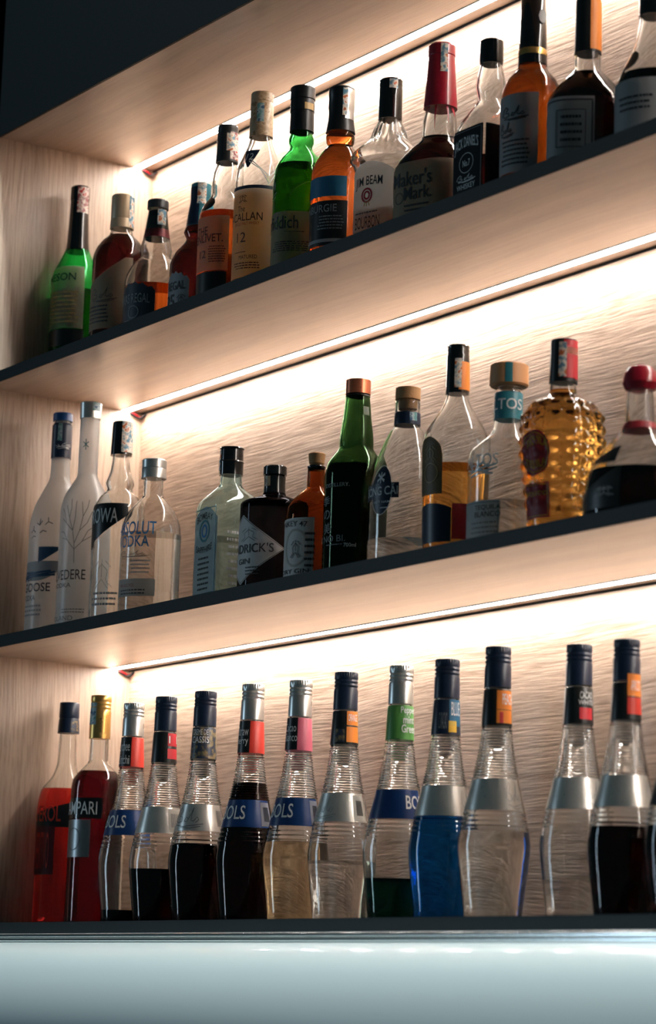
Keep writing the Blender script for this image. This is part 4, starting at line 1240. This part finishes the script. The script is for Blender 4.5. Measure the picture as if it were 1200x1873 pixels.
            ('cap', 'neck_foil', [(0.1786, 0.01981), (0.1966, 0.01652), (0.2157, 0.01529), (0.2221, 0.01406)], 'blkgloss', 0),
            ('cap', 'foil_band', [(0.1792, 0.02047), (0.1918, 0.01817), (0.1928, 0.01784)], 'maroon', 0),
            ('label', 'tax_stamp', 0.1979, 0.2218, 0.0, 0.7854, 'stamp', 'rect', 0),
            ('on',),
            ('label', 'body_label', 0.0367, 0.1038, -1.6057, 0.0349, 'navylab', 'shield', 0),
            ('text', 'CHIVAS REGAL', 0.0702, 0.0845, -1.6581, -0.1344, 'greylab', 0.005, 0, 0.15),
            ('art', 'ring', 0.0468, 0.0652, -0.9285, -0.5166, 'greylab', 0.0012, 'print'),
            ('fine', 2, 0.0384, 0.0451, -1.2217, -0.1745, 'greylab')],
  'liq': (0.1014, 'orange')},
 {'name': 'whisky_bottle',
  'label': 'dark red whisky bottle with teal and navy capsule, behind the small clear one',
  'x': 0.3958,
  'y': -0.137,
  'z': 0.8464,
  'rz': 1.0451,
  'prof': [(0.0, 0.04264, 0.0), (0.1183, 0.04188, 0.0), (0.1369, 0.03505, 0.0), (0.1527, 0.0233, 0.0), (0.1605, 0.01938, 0.0), (0.1694, 0.02331, 0.0), (0.1766, 0.02135, 0.0), (0.1881, 0.01645, 0.0), (0.242, 0.01057, 0.0)],
  'glass': 'clear',
  'items': [('cap', 'cap', [(0.1786, 0.02028), (0.2047, 0.01705), (0.2206, 0.01447), (0.2222, 0.01504), (0.244, 0.01505), (0.2461, 0.01383)], 'teal', 0),
            ('label', 'wrap', 0.1795, 0.239, -1.5708, -0.1396, 'navy', 'rect', 0),
            ('label', 'tax_stamp', 0.2118, 0.244, -0.3491, 0.5236, 'stamp', 'rect', 1),
            ('on',),
            ('label', 'body_label', 0.0383, 0.1043, -1.5708, -0.2793, 'greylab', 'shield', 0),
            ('text', 'REGAL', 0.0745, 0.0877, -1.309, -0.4346, 'ink', 0.006, 0, 0),
            ('text', '25', 0.0482, 0.0688, -1.3963, -0.8709, 'ink', 0.015, 0, 0),
            ('art', 'deco', 0.0441, 0.0688, -0.7819, -0.3648, 'ink', 0.0009, 'print')],
  'liq': (0.1798, 'brown')},
 {'name': 'whisky_bottle',
  'label': 'clear whisky bottle with tan THE GLENLIVET label, amber to the shoulder',
  'x': 0.4803,
  'y': -0.145,
  'z': 0.8464,
  'rz': 1.0357,
  'prof': [(0.0, 0.03639, 0.0),
           (0.1611, 0.03751, 0.0),
           (0.1736, 0.03668, 0.0),
           (0.1874, 0.03155, 0.0),
           (0.2007, 0.02299, 0.0),
           (0.2075, 0.01956, 0.0),
           (0.2196, 0.02043, 0.0),
           (0.2392, 0.01873, 0.0),
           (0.2574, 0.01358, 0.0),
           (0.308, 0.01121, 0.0)],
  'glass': 'clear',
  'items': [('cap', 'cap', [(0.2556, 0.01638), (0.2984, 0.01521), (0.3018, 0.01481), (0.3034, 0.01521), (0.31, 0.01522), (0.312, 0.01442)], 'darkgrey', 0),
            ('label', 'wrap', 0.2582, 0.3001, 0.2618, 1.4835, 'stampred', 'rect', 0),
            ('label', 'tax_stamp', 0.2707, 0.2975, -0.0873, 0.6981, 'stamp', 'rect', 1),
            ('on',),
            ('label', 'medallion', 0.1764, 0.1977, -1.3718, -0.4695, 'blkgloss', 'ellipse', 0),
            ('label', 'body_label', 0.0845, 0.1661, -1.7453, 0.1955, 'tan', 'rect', 0),
            ('text', 'THE', 0.1382, 0.1505, -1.2601, -0.6597, 'ink', 0.006, 0, 0),
            ('text', 'GLENLIVET.', 0.1268, 0.139, -1.8326, -0.0279, 'ink', 0.008, 0, 0),
            ('text', '12', 0.104, 0.1154, -1.0594, -0.7208, 'ink', 0.005, 0, 0),
            ('fine', 7, 0.0959, 0.1219, -0.6126, 0.0855, 'ink'),
            ('label', 'base_label', 0.0464, 0.0829, -1.7453, 0.1553, 'blk', 'rect', 0)],
  'liq': (0.1766, 'orange')},
 {'name': 'whisky_bottle',
  'label': 'tall clear whisky bottle with cream MACALLAN label and navy triangle',
  'x': 0.5734,
  'y': -0.145,
  'z': 0.8464,
  'rz': 1.023,
  'prof': [(0.0, 0.03428, 0.0), (0.1969, 0.03459, 0.0), (0.2219, 0.03205, 0.0), (0.2403, 0.02516, 0.0), (0.2588, 0.01827, 0.0), (0.271, 0.01568, 0.0), (0.3345, 0.01179, 0.0)],
  'glass': 'clear',
  'items': [('cap', 'cap', [(0.2705, 0.01725), (0.3206, 0.0165), (0.3224, 0.01595), (0.323, 0.0165), (0.3353, 0.01651), (0.3372, 0.01573)], 'goldpattern', 0),
            ('label', 'tax_stamp', 0.2902, 0.3181, -0.4363, 0.1745, 'stampblue', 'rect', 0),
            ('on',),
            ('label', 'emblem', 0.2152, 0.2458, -1.0577, -0.0332, 'navy', 'tri', 0),
            ('text', '12', 0.2293, 0.2403, -0.7418, -0.3368, 'whiteink', 0, 0, 0),
            ('art', 'vee', 0.1929, 0.2311, -0.5236, 1.309, 'clearink', 0.0014, 'facet'),
            ('label', 'body_label', 0.0561, 0.1905, -1.8326, 0.6615, 'cream', 'rect', 0),
            ('label', 'label_rule', 0.1856, 0.1905, -1.8326, 0.5742, 'navy', 'rect', 1),
            ('text', 'The', 0.1519, 0.1607, -0.9338, -0.562, 'ink', 0, 0, 0),
            ('text', 'MACALLAN', 0.1383, 0.1503, -1.7453, 0.185, 'ink', 0.004, 0, 0),
            ('text', 'SINGLE MALT WHISKY', 0.1319, 0.1367, -1.103, 0.0593, 'redink', 0, 0, 0),
            ('text', '12', 0.1071, 0.1215, -0.932, -0.4835, 'ink', 0, 0, 0),
            ('fine', 1, 0.0911, 0.0943, -1.0472, -0.4363, 'ink'),
            ('text', 'MATURED', 0.0823, 0.0879, -0.7802, 0.0244, 'ink', 0, 0, 0),
            ('fine', 3, 0.0672, 0.0784, -1.0542, 0.1292, 'ink'),
            ('art', 'deco', 0.1647, 0.1776, -0.9233, -0.452, 'ink', 0.0009, 'print'),
            ('label', 'foot_rule', 0.0513, 0.0553, -1.8326, 0.7627, 'navy', 'rect', 0)],
  'liq': (0.1821, 'gold')},
 {'name': 'whisky_bottle',
  'label': 'green glass whisky bottle with black capsule and tan iddich label',
  'x': 0.6818,
  'y': -0.145,
  'z': 0.8464,
  'rz': 1.0074,
  'prof': [(0.0, 0.03657, 1),
           (0.1701, 0.03687, 1),
           (0.1942, 0.03498, 0.0),
           (0.2109, 0.02725, 0.0),
           (0.2238, 0.01681, 0.0),
           (0.229, 0.01529, 0.0),
           (0.2346, 0.01759, 0.0),
           (0.241, 0.01759, 0.0),
           (0.2481, 0.0153, 0.0),
           (0.313, 0.01228, 0.0)],
  'glass': 'green2',
  'items': [('cap', 'cap', [(0.2507, 0.01722), (0.2796, 0.01648), (0.2801, 0.01724), (0.2905, 0.01725), (0.2971, 0.01649), (0.2983, 0.01764), (0.3143, 0.01765), (0.3163, 0.0165)], 'blk', 0),
            ('label', 'emblem', 0.2809, 0.2905, 0.1745, 1.0472, 'goldtext', 'rect', 0),
            ('on',),
            ('art', 'script', 0.1465, 0.1942, -1.4835, -0.8727, 'greyink', 0.001, 'print'),
            ('label', 'body_label', 0.0514, 0.1262, -1.7453, 1.2217, 'tan', 'rect', 0),
            ('text', 'Glenfiddich', 0.1012, 0.1199, -2.0944, 0.0, 'ink', 0.007, 0, 0),
            ('fine', 1, 0.0957, 0.0981, -0.5236, 0.2618, 'ink'),
            ('fine', 5, 0.0685, 0.084, -1.0472, 0.5585, 'ink'),
            ('art', 'arc', 0.145, 0.1701, -0.3491, 1.0821, 'olivink', 0.0012, 'print')],
  'N': 2.6,
  'liq': (0.1998, 'yellowgreen')},
 {'name': 'whisky_bottle',
  'label': 'orange whisky bottle with black and silver capsule and blue label above black',
  'x': 0.7815,
  'y': -0.145,
  'z': 0.8464,
  'rz': 0.9924,
  'prof': [(0.0, 0.03769, 0.0), (0.1648, 0.03799, 0.0), (0.1819, 0.03262, 0.0), (0.1985, 0.02184, 0.0), (0.2049, 0.01643, 0.0), (0.2089, 0.0186, 0.0), (0.2186, 0.01969, 0.0), (0.2282, 0.01645, 0.0), (0.2843, 0.012, 0.0)],
  'glass': 'clear',
  'items': [('cap', 'cap', [(0.2239, 0.02019), (0.2411, 0.01759), (0.253, 0.01685), (0.2605, 0.01783), (0.2747, 0.01739), (0.276, 0.01799), (0.2862, 0.018), (0.2883, 0.0165)], 'blk', 0),
            ('label', 'foil', 0.2411, 0.2846, 0.3142, 1.5708, 'silver', 'rect', 0),
            ('label', 'tax_stamp', 0.2451, 0.2838, 0.0873, 0.4887, 'stamp', 'rect', 1),
            ('on',),
            ('label', 'upper_label', 0.1242, 0.1525, -1.7453, 0.2845, 'bluelab', 'rect', 0),
            ('label', 'body_label', 0.0555, 0.1181, -1.7453, 0.3316, 'blk', 'rect', 0),
            ('text', 'GLENBURGIE', 0.102, 0.1127, -2.0071, -0.0471, 'greylab', 0.006, 0, 0),
            ('fine', 5, 0.0768, 0.0982, -0.7994, 0.2077, 'greyink'),
            ('label', 'label_edge', 0.0601, 0.0647, -1.7453, 0.3543, 'greylab', 'rect', 1)],
  'liq': (0.226, 'orange')},
 {'name': 'whisky_bottle',
  'label': 'clear whiskey bottle with black cap, white JIM BEAM label and red rosette',
  'x': 0.9008,
  'y': -0.145,
  'z': 0.8464,
  'rz': 0.3142,
  'prof': [(0.0, 0.03835, 1),
           (0.1371, 0.03861, 1),
           (0.1466, 0.04465, 0.3),
           (0.1527, 0.05179, 0.0),
           (0.1591, 0.05037, 0.0),
           (0.1698, 0.04035, 0.0),
           (0.1759, 0.03318, 0.0),
           (0.1828, 0.02602, 0.0),
           (0.1975, 0.02029, 0.0),
           (0.2115, 0.01455, 0.0),
           (0.2642, 0.01167, 0.0)],
  'glass': 'clear',
  'items': [('cap', 'cap', [(0.2118, 0.016), (0.2407, 0.01566), (0.2536, 0.01567), (0.2569, 0.01509), (0.2597, 0.01568), (0.263, 0.0151), (0.2658, 0.01568), (0.2677, 0.01459)], 'blkgloss', 0),
            ('label', 'tax_stamp', 0.2521, 0.2651, 0.5236, 1.2741, 'stamp', 'rect', 0),
            ('on',),
            ('label', 'body_label', 0.0392, 0.1439, -0.8727, 0.8727, 'white', 'arch2', 0),
            ('text', 'JIM BEAM', 0.1088, 0.1252, -0.5781, 0.4866, 'ink', 0.007, 0, 0.15),
            ('art', 'rosette', 0.0836, 0.1088, -0.3582, 0.1532, 'redink', 0.0028, 'print'),
            ('art', 'ribbons', 0.0836, 0.1088, -0.3582, 0.1532, 'goldtext', 0.0014, 'print'),
            ('fine', 1, 0.0732, 0.0776, -0.5886, 0.3853, 'ink'),
            ('text', 'BOURBON', 0.0539, 0.0702, -0.5711, 0.415, 'ink', 0.005, 0, 0),
            ('fine', 1, 0.0473, 0.051, -0.3145, 0.1288, 'ink')],
  'N': 3.5,
  'liq': (0.0806, 'whisky'),
  'flutes': (0.1794, 0.2115, 16, 0.0012)},
 {'name': 'whisky_bottle',
  'label': 'squarish dark whiskey bottle with dripping red wax over its neck',
  'x': 1.03,
  'y': -0.155,
  'z': 0.8464,
  'rz': 0.3491,
  'prof': [(0.0, 0.04936, 1), (0.0991, 0.05067, 1), (0.115, 0.04875, 0.5), (0.1327, 0.03826, 0.0), (0.1475, 0.024, 0.0), (0.1537, 0.02282, 0.0), (0.176, 0.02165, 0.0), (0.196, 0.0169, 0.0), (0.2733, 0.01273, 0.0)],
  'glass': 'clear',
  'items': [('cap', 'wax_seal', [(0.1906, 0.02183), (0.198, 0.02148), (0.2207, 0.01974), (0.2607, 0.01696), (0.2619, 0.01767), (0.2744, 0.01768), (0.2774, 0.01556)], 'redwax', 0),
            ('label', 'tax_stamp', 0.2357, 0.2744, 0.5236, 1.0472, 'stamp', 'rect', 0),
            ('on',),
            ('label', 'wax_drip', 0.1537, 0.1952, 0.2094, 0.384, 'redwax', 'tri', 0),
            ('label', 'wax_drip', 0.1641, 0.1952, 0.9774, 1.1868, 'redwax', 'tri', 0),
            ('label', 'wax_drip', 0.18, 0.1952, -0.6981, -0.0873, 'redwax', 'tri', 0),
            ('label', 'wax_drip', 0.176, 0.1952, 1.3265, 1.9199, 'redwax', 'tri', 0),
            ('label', 'body_label', 0.0219, 0.1087, -0.9076, 0.9774, 'tan', 'rect', 0),
            ('text', "Maker's", 0.0762, 0.0963, -0.7038, 0.4394, 'ink', 0.005, 0, 0),
            ('text', 'Mark.', 0.0576, 0.0747, -0.3425, 0.4481, 'ink', 0.005, 0, 0),
            ('art', 'ring', 0.0547, 0.069, -0.6218, -0.374, 'ink', 0.0008, 'print'),
            ('fine', 3, 0.0347, 0.0533, -0.3792, 0.3922, 'ink')],
  'N': 3.2,
  'liq': (0.1497, 'darkbrown')},
 {'name': 'whisky_bottle',
  'label': "square whiskey bottle with black JACK DANIEL'S label and short black cap",
  'x': 1.138,
  'y': -0.155,
  'z': 0.8464,
  'rz': 0.0,
  'prof': [(0.0, 0.03404, 1),
           (0.1273, 0.03427, 1),
           (0.1378, 0.0324, 0.6),
           (0.1566, 0.0265, 0.0),
           (0.1692, 0.01674, 0.0),
           (0.1746, 0.01577, 0.0),
           (0.1914, 0.01872, 0.0),
           (0.2103, 0.0158, 0.0),
           (0.2204, 0.01374, 0.0),
           (0.2473, 0.01101, 0.0)],
  'glass': 'clear',
  'items': [('cap', 'cap', [(0.2201, 0.01443), (0.2242, 0.01512), (0.2502, 0.0148), (0.2521, 0.01342)], 'blkgloss', 0),
            ('on',),
            ('label', 'body_label', 0.0333, 0.1305, -0.7505, 0.7505, 'blklab', 'rect', 0),
            ('label', 'side_label', 0.0333, 0.1305, 0.8203, 2.3213, 'blklab', 'rect', 0),
            ('text', "JACK DANIEL'S", 0.102, 0.1203, -0.6283, 0.5934, 'whiteink', 0.007, 0, 0.25),
            ('art', 'ring', 0.0725, 0.0978, -0.384, 0.384, 'whiteink', 0.0007, 'print'),
            ('text', 'No.7', 0.0809, 0.0893, -0.2094, 0.2094, 'whiteink', 0.005, 0, 0),
            ('art', 'script', 0.0613, 0.0711, -0.5236, 0.5236, 'whiteink', 0.0008, 'lettering'),
            ('text', 'WHISKEY', 0.0515, 0.0585, -0.4887, 0.4887, 'whiteink', 0, 0, 0),
            ('fine', 1, 0.0417, 0.0473, -0.4189, 0.4189, 'whiteink'),
            ('art', 'frame', 0.0361, 0.1273, -0.6981, 0.6981, 'greyink', 0.0007, 'print')],
  'N': 8,
  'liq': (0.0908, 'brown')},
 {'name': 'whisky_bottle',
  'label': 'orange amber whisky bottle with black capsule and plain grey label',
  'x': 1.2166,
  'y': -0.15,
  'z': 0.8464,
  'rz': 0.9191,
  'prof': [(0.0, 0.03717, 0.0), (0.1467, 0.03813, 0.0), (0.1634, 0.03617, 0.0), (0.1771, 0.03085, 0.0), (0.19, 0.02018, 0.0), (0.1983, 0.01684, 0.0), (0.2834, 0.01218, 0.0)],
  'glass': 'clear',
  'items': [('cap', 'capsule', [(0.1978, 0.01819), (0.2178, 0.0172), (0.2857, 0.01557), (0.2881, 0.01489)], 'blkgloss', 0),
            ('cap', 'band', [(0.2091, 0.01793), (0.2177, 0.01767)], 'goldm', 0),
            ('label', 'seal', 0.2487, 0.2664, 0.3491, 1.0472, 'greylab', 'ellipse', 0),
            ('on',),
            ('label', 'body_label', 0.0519, 0.1517, -1.7453, 0.2164, 'greylab', 'rect', 0),
            ('art', 'script', 0.1189, 0.1362, -1.1397, -0.0628, 'ink', 0.0014, 'lettering'),
            ('art', 'script', 0.0981, 0.1168, -1.2566, -0.5777, 'ink', 0.0014, 'lettering'),
            ('fine', 6, 0.0602, 0.0947, -1.1624, -0.0367, 'ink')],
  'liq': (0.1982, 'copperliq')},
 {'name': 'whisky_bottle',
  'label': 'squarish near-black liquor bottle with orange sided capsule and framed grey label',
  'x': 1.3187,
  'y': -0.145,
  'z': 0.8464,
  'rz': 0.8979,
  'prof': [(0.0, 0.04667, 1), (0.1138, 0.04697, 1), (0.1242, 0.04619, 0.5), (0.138, 0.03977, 0.0), (0.1559, 0.02366, 0.0), (0.164, 0.0164, 0.0), (0.1848, 0.01576, 0.0), (0.2496, 0.01187, 0.0)],
  'glass': 'clear',
  'items': [('cap', 'capsule', [(0.1845, 0.01642), (0.1929, 0.0161), (0.2517, 0.01549), (0.2542, 0.01451)], 'blk', 0),
            ('label', 'wrap', 0.1873, 0.251, 0.1745, 1.5708, 'orangelab', 'rect', 0),
            ('on',),
            ('label', 'body_label', 0.0399, 0.1172, -1.4835, 0.1902, 'greylab', 'rect', 0),
            ('art', 'frame', 0.0439, 0.1124, -1.3963, 0.1361, 'ink', 0.0018, 'print'),
            ('art', 'frame', 0.0546, 0.1003, -0.7069, -0.0262, 'ink', 0.001, 'print'),
            ('fine', 4, 0.0586, 0.0963, -0.6248, -0.1082, 'ink')],
  'N': 3.5,
  'liq': (0.1585, 'black')},
 {'name': 'whisky_bottle',
  'label': 'clear shouldered bottle with black oval medallion, cut by the right edge on the top shelf',
  'x': 1.4398,
  'y': -0.145,
  'z': 0.8464,
  'rz': 0.8729,
  'prof': [(0.0, 0.04349, 0.0), (0.1052, 0.04376, 0.0), (0.1238, 0.03785, 0.0), (0.1516, 0.02479, 0.0), (0.1773, 0.01826, 0.0), (0.1957, 0.01529, 0.0), (0.2228, 0.01276, 0.0)],
  'glass': 'clear',
  'items': [('cap', 'cap', [(0.1963, 0.0172), (0.2253, 0.01659), (0.2278, 0.01532)], 'blkgloss', 0),
            ('on',),
            ('label', 'medallion', 0.1238, 0.1492, -1.3718, -0.5376, 'blkgloss', 'ellipse', 0),
            ('label', 'body_label', 0.0433, 0.1089, -1.3963, 0.5236, 'greylab', 'rect', 0),
            ('fine', 3, 0.0693, 0.0902, -1.0472, 0.0, 'ink')],
  'liq': (0.1221, 'black')}
]
for d in BOTTLES: build(d)
